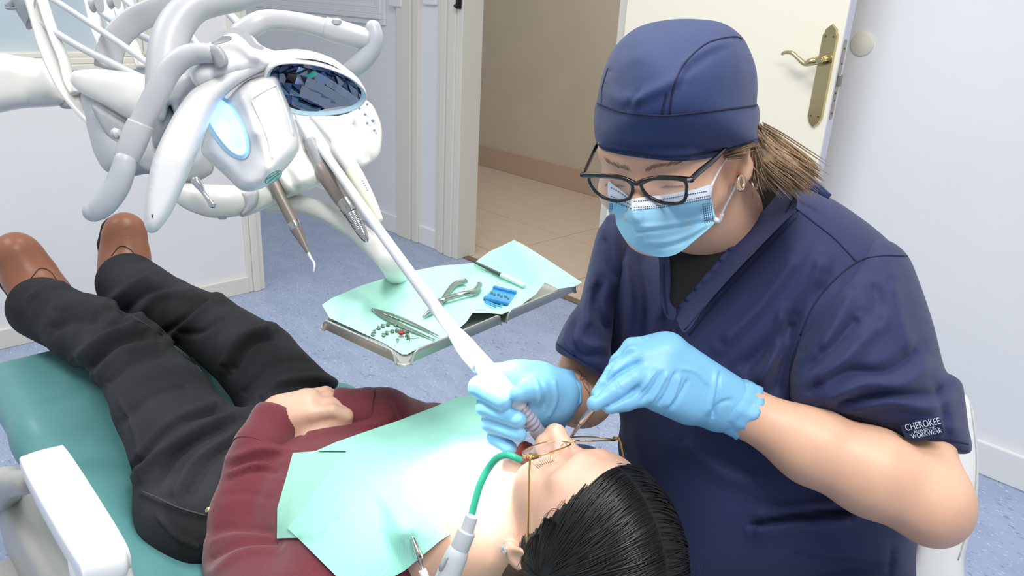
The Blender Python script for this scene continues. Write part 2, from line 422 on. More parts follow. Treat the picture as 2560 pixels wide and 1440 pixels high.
# ================================================================= room
m_wall = mat('wall_paint', (230, 231, 234), .75, var=.015, vscale=3, bump=.05, bscale=250)
m_wallL = mat('partition_paint', (231, 231, 231), .7, var=.012, vscale=3, bump=.05, bscale=250)
m_hall = mat('hall_paint', (206, 197, 180), .8, var=.03, vscale=4, bump=.05, bscale=250)
m_cream = mat('cream_trim', (224, 221, 210), .45)
m_whitetrim = mat('white_trim', (232, 232, 232), .4)
m_door = mat('door_cream', (245, 240, 221), .4)
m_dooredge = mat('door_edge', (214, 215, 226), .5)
m_brass = mat('brass', (205, 190, 145), .16, 1)
m_steelplate = mat('latch_steel', (178, 170, 150), .35, .9)
m_glass = mat('frosted_glass', (190, 205, 214), .35, var=.25, vscale=1.6, spec=.5)
def vinyl():
    m = mat('blue_vinyl', (153, 168, 196), .35, bump=.03, bscale=40)
    nt = m.node_tree; b = nt.nodes['Principled BSDF']; tc = [n for n in nt.nodes if n.type == 'TEX_COORD'][0]
    mp = nt.nodes.new('ShaderNodeMapping'); mp.inputs['Scale'].default_value = (1, 2.2, 1); mp.inputs['Rotation'].default_value = (0, 0, .6)
    nt.links.new(tc.outputs['Object'], mp.inputs[0])
    def ramp(sc, p0, p1, c0, c1, det=3):
        n = nt.nodes.new('ShaderNodeTexNoise'); n.inputs['Scale'].default_value = sc; n.inputs['Detail'].default_value = det
        nt.links.new(mp.outputs[0], n.inputs[0]); r = nt.nodes.new('ShaderNodeValToRGB')
        r.color_ramp.elements[0].position = p0; r.color_ramp.elements[1].position = p1
        r.color_ramp.elements[0].color = (*lin(c0), 1); r.color_ramp.elements[1].color = (*lin(c1), 1)
        nt.links.new(n.outputs[0], r.inputs[0]); return r.outputs[0]
    a = ramp(9, .35, .65, (150, 165, 194), (160, 174, 201))
    s1 = ramp(70, .64, .72, (0, 0, 0), (255, 255, 255), 1); s2 = ramp(55, .66, .73, (0, 0, 0), (255, 255, 255), 1)
    x1 = nt.nodes.new('ShaderNodeMix'); x1.data_type = 'RGBA'; x1.inputs['B'].default_value = (*lin((196, 205, 224)), 1)
    nt.links.new(s1, x1.inputs['Factor']); nt.links.new(a, x1.inputs['A'])
    x2 = nt.nodes.new('ShaderNodeMix'); x2.data_type = 'RGBA'; x2.inputs['B'].default_value = (*lin((120, 138, 176)), 1)
    nt.links.new(s2, x2.inputs['Factor']); nt.links.new(x1.outputs['Result'], x2.inputs['A'])
    nt.links.new(x2.outputs['Result'], b.inputs['Base Color']); return m
m_vinyl = vinyl()
m_tile = mat('hall_tile', (205, 186, 168), .35, var=.05, vscale=14)
m_grout = mat('tile_grout', (170, 150, 134), .8)
m_brown = mat('threshold_brown', (120, 98, 84), .5)
YW = 2.29
slab('floor', (-7, -3, -.06), (3.5, YW + .05, 0), m_vinyl, bev=0, kind='structure')
fh = slab('floor_hall', (-7, YW + .05, -.06), (3.5, 4.1, -.006), m_grout, bev=0, kind='structure')
V, Fc = bevel_box((0, 0, 0), (.2475, .2475, .006), None, .0015, 1); tile_me = None
for i in range(9):
    for j in range(3):
        c = np.array([-5.12 + .5 * i + .25, 2.5 + .5 * j + .25, -.006])
        if tile_me is None:
            t0 = put('floor_tile', mesh(np.array(V) + c, Fc, False), m_tile, fh); tile_me = t0.data
        else:
            t = bpy.data.objects.new('floor_tile', tile_me); COL.objects.link(t); t.parent = fh; t.location = Vector(c) - Vector(fh.location)
V2, F2 = bevel_box((0, 0, 0), (.2475, .078, .006), None, .0015, 1); h_me = None
for i in range(9):
    c = np.array([-5.12 + .5 * i + .25, 2.4195, -.006])
    if h_me is None: t0 = put('floor_tile', mesh(np.array(V2) + c, F2, False), m_tile, fh); h_me = t0.data
    else: t = bpy.data.objects.new('floor_tile', h_me); COL.objects.link(t); t.parent = fh; t.location = Vector(c) - Vector(fh.location)
slab('trim_threshold', (-2.67, YW + .02, 0), (-1.86, YW + .06, .006), m_brown, kind='structure')
# door wall: left of the frames, strip between frames, right of the doorway
slab('wall_back', (-7, YW, 0), (-3.1, YW + .1, 2.6), m_wall, bev=0, kind='structure')
slab('wall_strip', (-2.99, YW + .004, 0), (-2.82, YW + .1, 2.6), m_wall, bev=0, kind='structure')
slab('wall_right', (-1.78, YW, 0), (3.5, YW + .1, 2.6), m_wall, bev=0, kind='structure')
slab('wall_lintel', (-3.2, YW, 2.12), (-1.7, YW + .1, 2.6), m_wall, bev=0, kind='structure')
slab('wall_hall', (-7, 3.85, 0), (3.5, 3.95, 2.6), m_hall, bev=0, kind='structure')
slab('baseboard_hall', (-7, 3.835, 0), (3.5, 3.85, .155), mat('hall_skirting', (196, 172, 152), .4), bev=.003, kind='structure')
slab('baseboard_back', (-7, YW - .014, 0), (-3.147, YW, .095), m_whitetrim, bev=.004, kind='structure')
slab('baseboard_strip', (-2.978, YW - .008, 0), (-2.838, YW + .01, .095), m_whitetrim, bev=.004, kind='structure')
slab('baseboard_right', (-1.765, YW - .016, 0), (3.5, YW, .1), m_whitetrim, bev=.005, kind='structure')
# casings with stepped profiles
def casing(name, x0, x1, steps, z1=2.15, y=YW, m=m_cream, axis='x'):
    e = empty(name, ((x0 + x1) / 2, y, 0), kind='structure') if axis == 'x' else empty(name, (y, (x0 + x1) / 2, 0), kind='structure')
    for a, b, t in steps:
        p = x0 + (x1 - x0) * a; q = x0 + (x1 - x0) * b
        if axis == 'x': slab('moulding', (p, y - t, 0), (q, y + .05, z1), m, e, bev=.004)
        else: slab('moulding', (y - .05, p, 0), (y + t, q, z1), m, e, bev=.004)
    return e
casing('trim_1', -3.147, -2.978, [(0, .66, .022), (.66, .74, .012), (.74, 1, .02)])
tr2 = casing('trim_2', -2.838, -2.70, [(0, .2, .014), (.2, .5, .024), (.5, .62, .018), (.62, 1, .028)])
slab('door_jamb', (-2.70, YW - .02, 0), (-2.66, YW + .1, 2.1), m_cream, tr2, bev=.003)
tr3 = casing('trim_3', -1.808, -1.765, [(0, 1, .02)])
slab('trim_4', (-2.72, YW - .02, 2.06), (-1.7, YW + .1, 2.14), m_cream, kind='structure')
# latch keep on the jamb
pk = Py(1147, 4, YW - .03)
kp = box('jamb_catch', pk, (.008, .012, .03), mat('dark_iron', (60, 56, 52), .4, .8), bev=.004); props(kp, 'small dark metal catch on the white doorway frame at the picture top', 'catch')
turned('catch_knob', pk + [0, -.01, -.018], pk + [0, -.03, -.018], [(0, .006), (.008, .009), (.014, .006), (.016, 0)], MATS['dark_iron'], kp)
# panel moulding on the door wall
pm = empty('wall_panel_moulding', (-3.8, YW, 1.03), 'white raised picture-rail moulding on the wall left of the doorway', 'moulding')
x1 = -3.257; x0 = -4.6; z0 = 1.04; z1 = 2.2
for ins, t, wd in ((0, .012, .026), (.026, .02, .024), (.05, .013, .028), (.078, .008, .014)):
    a, b, c, d = x0 + ins, x1 - ins, z0 + ins, z1 - ins
    for q in (((a, c), (b, c + wd)), ((a, d - wd), (b, d)), ((a, c + wd), (a + wd, d - wd)), ((b - wd, c + wd), (b, d - wd))):
        slab('moulding', (q[0][0], YW - t, q[0][1]), (q[1][0], YW, q[1][1]), m_whitetrim, pm, bev=.003)
slab('panel_rail', (-3.2, YW - .03, 1.13), (-3.10, YW, 1.3), m_whitetrim, kind='structure', bev=.006)
slab('trim_block', (-2.96, YW - .01, 1.148), (-2.86, YW + .01, 1.3), m_whitetrim, kind='structure', bev=.006)
# partition with window
XL = -2.85
slab('wall_left', (XL - .09, -3, 0), (XL, 1.30, .905), m_wallL, bev=0, kind='structure')
slab('wall_pier', (XL - .09, 1.02, .905), (XL, 1.30, 2.6), m_wallL, bev=0, kind='structure')
slab('baseboard_left', (XL, -3, 0), (XL + .014, 1.30, .07), m_cream, bev=.003, kind='structure')
casing('trim_5', 1.295, 1.37, [(0, .3, .012), (.3, .7, .02), (.7, 1, .012)], y=XL, axis='y', z1=2.2)
w1 = empty('window_1', (XL, 0, .905), kind='structure')
slab('window_pane', (XL - .05, -3, .95), (XL - .04, .99, 2.2), m_glass, w1, bev=0)
for z0, z1, t in ((.905, .925, .03), (.925, .945, .018), (.945, .962, .008)):
    slab('window_sill', (XL - .06, -3, z0), (XL + t, 1.02, z1), m_cream, w1, bev=.004)
for a, b, t in ((.975, .99, .008), (.99, 1.005, .02), (1.005, 1.022, .012)):
    slab('window_frame', (XL - .06, a, .95), (XL + t, b, 2.2), m_cream, w1, bev=.004)
# door leaf
dr = empty('door_1', (-1.69, 2.18, 0), kind='structure')
V, Fc = bevel_box((-1.314, 2.18, 1.03), (.376, .02, 1.02), None, .002, 1)
lf = put('door_leaf', mesh(V, Fc, False), [m_door, m_dooredge], dr)
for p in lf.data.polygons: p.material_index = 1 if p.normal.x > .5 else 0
yf = 2.16
def plate_outline(w, h):
    o = []
    half = [(-w, -h * .8), (-w, h * .8), (-w * .8, h * .84), (-w * .72, h * .9), (-w * .35, h * .95), (0, h)]
    o = half + [(-x, y) for x, y in half[-2::-1]]
    lower = [(x, -y) for x, y in half][::-1]
    up = [(-w, h * .8), (-w * .8, h * .84), (-w * .74, h * .9), (-w * .35, h * .955), (0, h)]
    pts = up + [(-x, y) for x, y in up[-2::-1]]
    return pts + [(-x, -y) for x, y in pts]
def extrude_plate(pts, c, axis_u, axis_v, n, t, inset=.0):
    V = [np.array(c) + np.array(axis_u) * x + np.array(axis_v) * y for x, y in pts]
    V += [np.array(c) + np.array(axis_u) * x * (1 - inset) + np.array(axis_v) * y * (1 - inset * .2) + np.array(n) * t for x, y in pts]
    m_ = len(pts); Fc = [tuple(range(m_, 2 * m_)), tuple(range(m_))[::-1]] + [(i, (i + 1) % m_, m_ + (i + 1) % m_, m_ + i) for i in range(m_)]
    return V, Fc
hd = empty('door_handle', (-.99, yf, 1.035)); hd.parent = dr; hd.location = Vector((-.985, yf, 1.035)) - Vector(dr.location)
pc = np.array([-.975, yf, 1.036])
V, Fc = extrude_plate(plate_outline(.0225, .142), pc, (1, 0, 0), (0, 0, 1), (0, -1, 0), .007, .12)
put('handle_plate', mesh(V, Fc, False), m_brass, hd)
for sx in (-.011, .011):
    for sz in (.108, -.108):
        turned('plate_screw', pc + [sx, -.006, sz], pc + [sx, -.02, sz], [(0, .0035), (.0018, .003), (.002, 0)], mat('screw_dark', (120, 105, 70), .4, .9), hd, n=10)
hb = pc + [0, 0, .046]
turned('handle_neck', hb + [0, -.006, 0], hb + [0, -.1, 0], [(0, .012), (.006, .0125), (.02, .009), (.03, .0085), (.036, .0105), (.045, .0105), (.05, .006)], m_brass, hd)
lv = hb + [0, -.045, 0]
tube('handle_lever', [(*(lv + [.006, 0, 0]), .008), (*(lv + [-.018, -.004, -.006]), .011), (*(lv + [-.035, -.006, -.012]), .008), (*(lv + [-.055, -.006, -.001]), .0065), (*(lv + [-.078, -.004, .012]), .006), (*(lv + [-.1, -.002, .012]), .005), (*(lv + [-.108, 0, .008]), .005)], m_brass, hd, round_ends=True, sub=8)
ec = np.array([-.938, 2.176, 1.03])
pts = [(.009 * math.cos(a), .1 + .009 * math.sin(a)) for a in np.linspace(0, math.pi, 9)] + [(.009 * math.cos(a), -.1 + .009 * math.sin(a)) for a in np.linspace(math.pi, 2 * math.pi, 9)]
V, Fc = extrude_plate(pts, ec, (0, -1, 0), (0, 0, 1), (1, 0, 0), .0015)
lp = put('latch_plate', mesh(V, Fc, False), m_steelplate, dr)
box('latch_bolt', ec + [.004, .0, .0], (.006, .007, .016), mat('bolt_grey', (150, 146, 142), .35, .8), dr, bev=.002)
for z in (.085, .045, -.035, -.055, -.09):
    turned('latch_screw', ec + [.001, 0, z], ec + [.02, 0, z], [(0, .0032), (.0015, .003), (.0016, 0)], MATS['screw_dark'], dr, n=10)
dc = np.array([-.938, YW, 1.127])
ds = turned('wall_stop_disc', dc, dc + [0, -1, 0], [(0, .033), (.004, .033), (.007, .029), (.008, 0)], mat('cream_plastic', (226, 222, 206), .5), n=32); props(ds, 'round cream plastic bumper disc on the wall behind the open door', 'door stop')
# ================================================================= dental chair
m_teal = mat('teal_vinyl', (98, 156, 156), .38, var=.05, vscale=6, bump=.06, bscale=300)
m_chairwhite = mat('chair_white', (245, 246, 246), .25, coat=.3)
m_chairgrey = mat('chair_grey_shell', (172, 173, 168), .35)
m_dark = mat('black_gap', (30, 30, 30), .6)
chair = empty('dental_chair', (-1.05, .45, 0), 'teal upholstered dental chair reclined under the patient', 'dental chair')
prof = [(-1.665, .425), (-1.40, .432), (-1.12, .395), (-.92, .385), (-.70, .42), (-.52, .465)]
pr_ = []
for (xa, za), (xb, zb) in zip(prof[:-1], prof[1:]):
    R = rot_from((0, 0, 1), (xb - xa, 0, zb - za)); R[:, 2] = np.cross(R[:, 0], (0, 1, 0)); R[:, 1] = (0, 1, 0)
    hy = .27 if xa < -1.2 else .265
    pr_.append(rbox(((xa + xb) / 2, .462, (za + zb) / 2), (math.hypot(xb - xa, zb - za) / 2 + .02, hy, .048), R, .045, .05))
for s in (-1, 1):
    pr_.append(cap((-1.15, .462 + s * .235, .43), (-.75, .462 + s * .235, .44), .035, .03, .06))
pr_.append(ell((-1.45, .47, .45), (.1, .07, .03), None, .05))
sculpt('seat_cushion', pr_, m_teal, chair, h=.008, it=4)
sculpt('headrest', [rbox((-.36, .5, .555), (.12, .12, .035), None, .03, .02)], m_teal, chair, h=.006)
# under-shell, side panels, pedestal
sculpt('seat_shell', [rbox((-1.05, .462, .335), (.42, .235, .04), None, .03, .02), rbox((-.72, .462, .36), (.25, .2, .05), None, .03, .03)], m_chairgrey, chair, h=.01)
sculpt('side_panel', [rbox((-1.0, .155, .40), (.25, .024, .05), None, .02, .02), rbox((-1.12, .152, .36), (.1, .022, .06), None, .02, .02)], m_chairgrey, chair, h=.006)
slab('side_groove', (-1.2, .1285, .372), (-.75, .132, .378), m_dark, chair)
sculpt('side_cover', [rbox((-.93, .12, .30), (.26, .05, .07), None, .03, .02)], m_chairgrey, chair, h=.008)
turned('pedestal', (-1.0, .462, 0), (-1.0, .462, 1), [(0, .26), (.03, .26), (.05, .2), (.06, .12), (.3, .11), (.33, .14)], m_chairgrey, chair, n=32)
# armrest: a thick pad on an upright
pad = [(48, 1150), (60, 1128), (140, 1106), (165, 1114), (240, 1225), (316, 1348), (318, 1370), (300, 1392), (215, 1412), (190, 1402), (110, 1270)]
top = [Pz(x, y, .62) for x, y in catmull_closed(pad, 6)]
n_ = len(top); cen = np.mean(top, 0); rings = []
for sc, dz in ((.0, 0), (.85, .0), (.94, -.001), (.985, -.006), (1.0, -.014), (.995, -.024), (.96, -.032), (.85, -.036), (0, -.036)):
    rings.append([cen * (1 - sc) + p * sc + [0, 0, dz] for p in top])
V = [p for r in rings for p in r]; Fc = [(i * n_ + j, i * n_ + (j + 1) % n_, (i + 1) * n_ + (j + 1) % n_, (i + 1) * n_ + j) for i in range(len(rings) - 1) for j in range(n_)]
ar = put('armrest', mesh(V, Fc), m_chairwhite, chair)
sculpt('armrest_post', [cap((-.80, .165, .59), (-.72, .155, .44), .03, .034, .02), rbox((-.70, .15, .40), (.05, .03, .06), None, .02, .02)], m_chairwhite, chair, h=.005)
sculpt('armrest_bracket', [cap((-1.04, .150, .565), (-1.16, .14, .50), .016, .022, .02), cap((-1.16, .14, .50), (-1.25, .14, .42), .022, .03, .02)], m_chairgrey, chair, h=.005)

# ================================================================= patient
m_skinP = mat('patient_skin', (226, 182, 158), .42, var=.05, vscale=25, bump=.04, bscale=900, sss=.15)
m_lip = mat('lip_red', (196, 98, 92), .35, sss=.1)
m_jeans = mat('black_denim', (38, 39, 44), .85, var=.75, vscale=8, bump=.25, bscale=1500)
m_sweat = mat('maroon_knit', (112, 44, 54), .85, var=.08, vscale=300, bump=.12, bscale=1200, sheen=.25)
m_rib = mat('maroon_rib', (108, 42, 52), .85, bump=.6, wave=110, sheen=.25)
m_boot = mat('brown_leather', (150, 98, 74), .38, var=.12, vscale=9, bump=.1, bscale=300)
m_sole = mat('boot_sole', (62, 46, 40), .6)
m_hairP = mat('black_hair', (20, 17, 17), .36, var=.3, vscale=60, spec=.5)
pat = empty('person', (-1.0, .47, .45), 'patient in a maroon sweater and black jeans lying back on the dental chair', 'person')
def head_prims(C, L, F, U, s=1., open_mouth=0, ears=(-1, 1), short=1., nose=1., ear=(.077, -.012)):
    C = np.array(C, float); A = np.stack([L, F, U], 1); A = A / np.linalg.norm(A, axis=0)
    def p(l, f, u): return C + A @ (np.array([l, f, u if u > -.045 else -.045 + (u + .045) * short]) * s)
    def E(c, r, k=.012, op=1, rot=None): return ell(p(*c), np.array(r) * s, A if rot is None else A @ rot, k * s, op)
    def K(a, b, ra, rb, k=.012, op=1): return cap(p(*a), p(*b), ra * s, rb * s, k * s, op)
    q = [E((0, -.012, .035), (.073, .094, .085)), E((0, .028, -.016), (.059, .062, .078), .03),
         E((0, .05, .045), (.056, .04, .05), .03)]
    for e in (-1, 1):
        q += [K((e * .052, .0, -.045), (e * .018, .066, -.092), .012, .012, .025), E((e * .043, .06, -.022), (.022, .026, .02), .03),
              K((e * .014, .089, .028), (e * .045, .075, .03), .009, .007, .02)]
    j = open_mouth * .018
    q += [E((0, .072, -.097 - j), (.02, .018, .015), .02), K((-.022, .045, -.085 - j), (.022, .045, -.085 - j), .022, .022, .025)]
    for e in (-1, 1):
        q += [E((e * .031, .102, .006), (.017, .017, .013), .014, -1), E((e * .031, .075, .004), (.0165, .0135, .0125), .006),
              K((e * .017, .0835, -.0005), (e * .044, .0785, -.0005), .0028, .0024, .004)]
    q += [K((0, .084, .014), (0, .108, -.026), .0075 * nose, .0098 * nose, .014), E((0, .113, -.031), np.array([.0105, .0105, .0095]) * nose, .008)]
    for e in (-1, 1):
        q += [E((e * .012 * nose, .102, -.036), np.array([.0078, .0105, .0078]) * nose, .006), E((e * .0068, .104, -.0475), (.0042, .006, .005), .003, -1)]
    q += [K((0, .096, -.046), (0, .094, -.056), .006, .006, .01)]
    q += [K((-.02, .086, -.066), (0, .0935, -.062), .005, .0068, .008), K((.02, .086, -.066), (0, .0935, -.062), .005, .0068, .008),
          K((-.018, .084, -.074 - j), (0, .09, -.077 - j), .005, .0075, .008), K((.018, .084, -.074 - j), (0, .09, -.077 - j), .005, .0075, .008)]
    if open_mouth: q += [E((0, .09, -.0695 - j / 2), (.02, .03, .003 + j * .6), .004, -1)]
    else: q += [K((-.021, .095, -.0695), (.021, .095, -.0695), .0014, .0014, .003, -1)]
    for e in ears:
        tl = np.array([[math.cos(e * .35), math.sin(e * .35), 0], [-math.sin(e * .35), math.cos(e * .35), 0], [0, 0, 1.]])
        q += [K((e * .055, ear[1], -.01), (e * (ear[0] - .012), ear[1], -.006), .022, .012, .01), E((e * ear[0], ear[1], -.004), (.0075, .017, .031), .006, 1, tl), E((e * (ear[0] - .002), ear[1] + .008, -.028), (.006, .01, .012), .006, 1, tl),
              E((e * (ear[0] + .0075), ear[1] + .004, .0), (.005, .0095, .018), .004, -1, tl)]
    return q, p
HC = np.array([-.437, .563, .634])
hU = np.array([.926, -.09, .365]); hU /= np.linalg.norm(hU)
hF = np.array([-.343, .196, .919]); hF -= hU * (hF @ hU); hF /= np.linalg.norm(hF); hL = np.cross(hU, hF); hL = -hL if hL[1] > 0 else hL
hp, hP = head_prims(HC, hL, hF, hU, .985, 1.0, short=.9, nose=1.28)
# neck, chest core, arms, hands: one continuous body
wr = Pz(700, 1035, .595); el = Pz(618, 1405, .455); shn = np.array([-.64, .30, .50]); shf = np.array([-.65, .68, .50])
wrf = Pz(850, 1040, .585); elf = np.array([-.90, .73, .47])
body = hp + [cap(HC - hU * .05 - hF * .03, (-.585, .505, .572), .052, .058, .03), cap((-.58, .49, .57), (-.7, .48, .52), .06, .08, .03),
             cap(shn, shf, .045, .045, .03), cap((-.7, .48, .50), (-1.0, .47, .485), .08, .08, .03),
             cap(shn, el, .036, .032), cap(el, wr, .032, .023), cap(shf, elf, .036, .032), cap(elf, wrf, .032, .023)]
# near (left) hand lies over the other, fingers tucked under the far cuff
kn = Pz(770, 1015, .604)
body += [cap(wr, kn, .026, .026, .02)]
acr = Pz(756, 985, .604) - Pz(775, 1050, .604); acr /= np.linalg.norm(acr); fwd = kn - wr; fwd /= np.linalg.norm(fwd)
for i, o in enumerate((-.028, -.010, .009, .026)):
    kb = kn + acr * o + [0, 0, .006 - abs(o) * .1]; mid = kb + fwd * .032 + acr * o * .1 + [0, 0, -.004]; tip = mid + fwd * .022 + [0, 0, -.016]
    body += [cap(wr + acr * o * .6, kb, .015, .0115, .012), cap(kb, mid, .0105, .0088, .004), cap(mid, tip, .0088, .0075, .003)]
th0 = wr + acr * .018; th1 = kn + acr * .036 - fwd * .012 + [0, 0, -.004]; th2 = th1 + fwd * .03 - acr * .002 + [0, 0, -.008]
body += [cap(th0, th1, .013, .011, .01), cap(th1, th2, .0105, .0085, .004)]
# far (right) hand beneath, pointing towards the near forearm
k2 = Pz(770, 1075, .572); f2 = k2 - wrf; f2 /= np.linalg.norm(f2); a2 = np.cross(f2, ZZ); a2 /= np.linalg.norm(a2)
body += [cap(wrf, k2, .024, .023, .02)]
for o in (-.026, -.009, .009, .025):
    kb = k2 + a2 * o; body += [cap(wrf + a2 * o * .5, kb, .014, .011, .01), cap(kb, kb + f2 * .035 + [0, 0, -.004], .010, .0085, .004), cap(kb + f2 * .035 + [0, 0, -.004], kb + f2 * .055 + [0, 0, -.012], .0085, .007, .003)]
def pmat(Cn):
    q = (Cn - HC) @ np.stack([hL, hF, hU], 1)
    lip = (np.abs(q[:, 0]) < .022) & (q[:, 1] > .078) & (q[:, 2] < -.059) & (q[:, 2] > -.104)
    return np.where(lip, 1, 0)
pbody = sculpt('body', body, [m_skinP, m_lip], pat, h=.0026, it=2, matfn=pmat)
# jeans
na, nk, nh = Pz(104, 770, .555), Pz(322, 885, .56), np.array([-1.06, .375, .495])
fa, fk, fh_ = Pz(322, 708, .575), Pz(520, 815, .565), np.array([-1.10, .565, .505])
nc = Pz(215, 825, .552); fc_ = Pz(420, 768, .565)
nt_ = Pz(410, 1010, .54); ft_ = Pz(645, 905, .55)
jeans = [cap(na, nc, .064, .062, .03), cap(nc, nk, .062, .064, .03), cap(nk, nt_, .064, .074, .03), cap(nt_, nh, .074, .090, .02),
         cap(fa, fc_, .066, .060, .012), cap(fc_, fk, .060, .063, .012), cap(fk, ft_, .063, .072, .012), cap(ft_, fh_, .072, .082, .012),
         ell(Pz(455, 1290, .47), (.1, .06, .065), None, .03), ell((-1.0, .47, .48), (.11, .155, .09), None, .03), ell((-.93, .475, .48), (.12, .14, .075), None, .04)]
jf = [([(75, 745), (120, 715), (165, 712)], 8, .004), ([(140, 780), (215, 760), (280, 790)], 16, .007), ([(120, 830), (190, 800), (250, 800)], 12, -.005),
      ([(190, 900), (260, 850), (350, 815)], 14, .007), ([(215, 925), (290, 860), (372, 835)], 9, -.006), ([(240, 945), (310, 880), (400, 868)], 12, .006), ([(262, 965), (330, 905), (410, 885)], 8, -.004),
      ([(300, 1060), (380, 990), (470, 965)], 9, -.003), ([(335, 1170), (400, 1090), (470, 1045), (550, 1030)], 9, -.009), ([(345, 1150), (410, 1075), (480, 1030), (545, 1012)], 12, .005),
      ([(345, 1190), (430, 1110), (520, 1060), (590, 1045)], 14, .007), ([(380, 1215), (450, 1130), (560, 1065), (630, 1030)], 9, -.007), ([(430, 1250), (490, 1150), (600, 1080)], 12, .006), ([(470, 1240), (520, 1160), (610, 1090)], 8, -.005),
      ([(270, 760), (330, 720), (390, 690)], 14, .006), ([(300, 790), (360, 735), (430, 715)], 9, -.005), ([(340, 800), (400, 740), (480, 735)], 12, .005),
      ([(400, 840), (470, 790), (520, 745)], 10, -.006), ([(420, 850), (480, 800), (545, 745)], 12, .007), ([(440, 830), (500, 830), (560, 790)], 8, -.004),
      ([(575, 930), (620, 860), (690, 838)], 9, -.008), ([(560, 920), (600, 850), (680, 820)], 12, .006), ([(600, 990), (690, 910), (780, 900)], 10, -.003),
      ([(640, 1015), (700, 970), (800, 965), (860, 990)], 9, -.006), ([(650, 1000), (710, 955), (800, 948), (850, 965)], 12, .005),
      ([(300, 1000), (340, 1090), (355, 1200)], 5, .0025), ([(355, 1232), (420, 1262), (500, 1290), (525, 1280)], 6, .004), ([(395, 1290), (440, 1340), (500, 1370)], 5, .003)]
jeans_o = sculpt('jeans', jeans, m_jeans, pat, h=.004, it=2, folds=[(a_, b_, c_ * 1.6) for a_, b_, c_ in jf])
rv = on(jeans_o, 521, 1276, .001)
turned('jeans_rivet', rv, rv - ray(521, 1276) , [(0, .005), (.002, .0045), (.003, 0)], m_brass, jeans_o, n=12)
for i, pl in enumerate(([(330, 790), (420, 845), (460, 875), (505, 930)], [(355, 1228), (395, 1245), (450, 1270), (520, 1290)])):
    line_on('jeans_seam', jeans_o, pl, .0012, mat('denim_thread', (72, 72, 76), .8), jeans_o)
# boots
def boot(ank, toe, rr, sgn):
    ank = np.array(ank); toe = np.array(toe); ax = toe - ank; Lg = np.linalg.norm(ax); ax /= Lg
    return ax
for nm, ankp, instep, toe, lab in (('boot', (112, 745, .56), (75, 690, .60), (40, 628, .655), 'brown leather ankle boot nearer the picture edge'), ('boot', (312, 690, .58), (312, 640, .615), (312, 575, .67), 'brown leather ankle boot nearer the wall trim')):
    a = Pz(*ankp); b = Pz(*instep); t = Pz(*toe)
    heel = a + np.array([-.075, 0, -.065]); ball = t + np.array([-.035, 0, -.03])
    soledir = t - heel
    prim = [cap(a + [.06, 0, 0], a, .044, .044, .02), cap(a, b, .045, .046, .03), cap(b, t, .046, .040, .03), cap(heel + [.02, 0, .01], a, .034, .04, .03), cap(heel + [.02, 0, .012], ball, .03, .034, .03), ell(t - (t - b) * .12, (.03, .042, .03), None, .02)]
    bo = sculpt('boot', prim, m_boot, pat, h=.004, it=3, label=lab)
    off = np.array([-.036, 0, -.02])
    pth = [(*(heel + off + [.01, 0, 0]), .030), (*((heel + ball) / 2 + off), .027), (*(ball + off + [.004, 0, .0]), .036), (*(t + [-.045, 0, .0]), .030)]
    tube('sole', pth, m_sole, bo, flat=(.35, 1.22), up=(-1, 0, .35), round_ends=True)
    # elastic gusset line
    bx, by = ankp[0], ankp[1]
    line_on('boot_seam', bo, [(bx - 34, by - 50), (bx - 12, by - 74), (bx + 14, by - 66), (bx + 30, by - 44)], .0011, m_sole, bo)
# sweater
sw = [ell((-.95, .485, .485), (.12, .135, .075), None, .05), ell((-.80, .49, .51), (.15, .14, .083), None, .05), ell((-.68, .495, .535), (.12, .155, .083), None, .05), cap(shn + [.0, .03, .0], shf + [0, -.03, 0], .066, .066, .05), cap((-.64, .495, .55), (-.60, .50, .56), .072, .064, .03)]
sl = Pz(640, 1165, .545); sl2 = Pz(612, 1290, .5)
sw += [cap(shn, el + [0, 0, .012], .062, .054, .015), cap(el + [0, 0, .012], sl2, .053, .047, .015), cap(sl2, sl, .046, .043, .015), cap(sl, Pz(652, 1125, .565), .042, .040, .01)]
slf = Pz(960, 1040, .575)
sw += [cap(shf, elf, .06, .055, .04), cap(elf, slf, .052, .042, .03), cap(slf, Pz(925, 1032, .582), .040, .036, .02)]
sf = [([(578, 1150), (650, 1122), (725, 1135)], 10, .006), ([(570, 1165), (640, 1150), (715, 1165)], 8, -.006), ([(575, 1190), (640, 1160), (720, 1160)], 9, .006), ([(565, 1200), (630, 1175), (700, 1180)], 7, -.005),
      ([(530, 1330), (590, 1320), (690, 1335)], 10, -.004), ([(520, 1360), (600, 1340), (680, 1345)], 9, .004), ([(520, 1400), (600, 1360), (700, 1360)], 8, -.006), ([(525, 1440), (600, 1385), (700, 1370)], 12, .005), ([(550, 1240), (620, 1235), (690, 1250)], 8, -.002),
      ([(985, 1010), (1000, 1030), (1005, 1045)], 8, -.006), ([(960, 1005), (985, 1025), (985, 1045)], 9, .005), ([(760, 1090), (850, 1075), (960, 1060)], 10, .006)]
sweater = sculpt('sweater', sw, m_sweat, pat, h=.005, it=3, folds=sf)
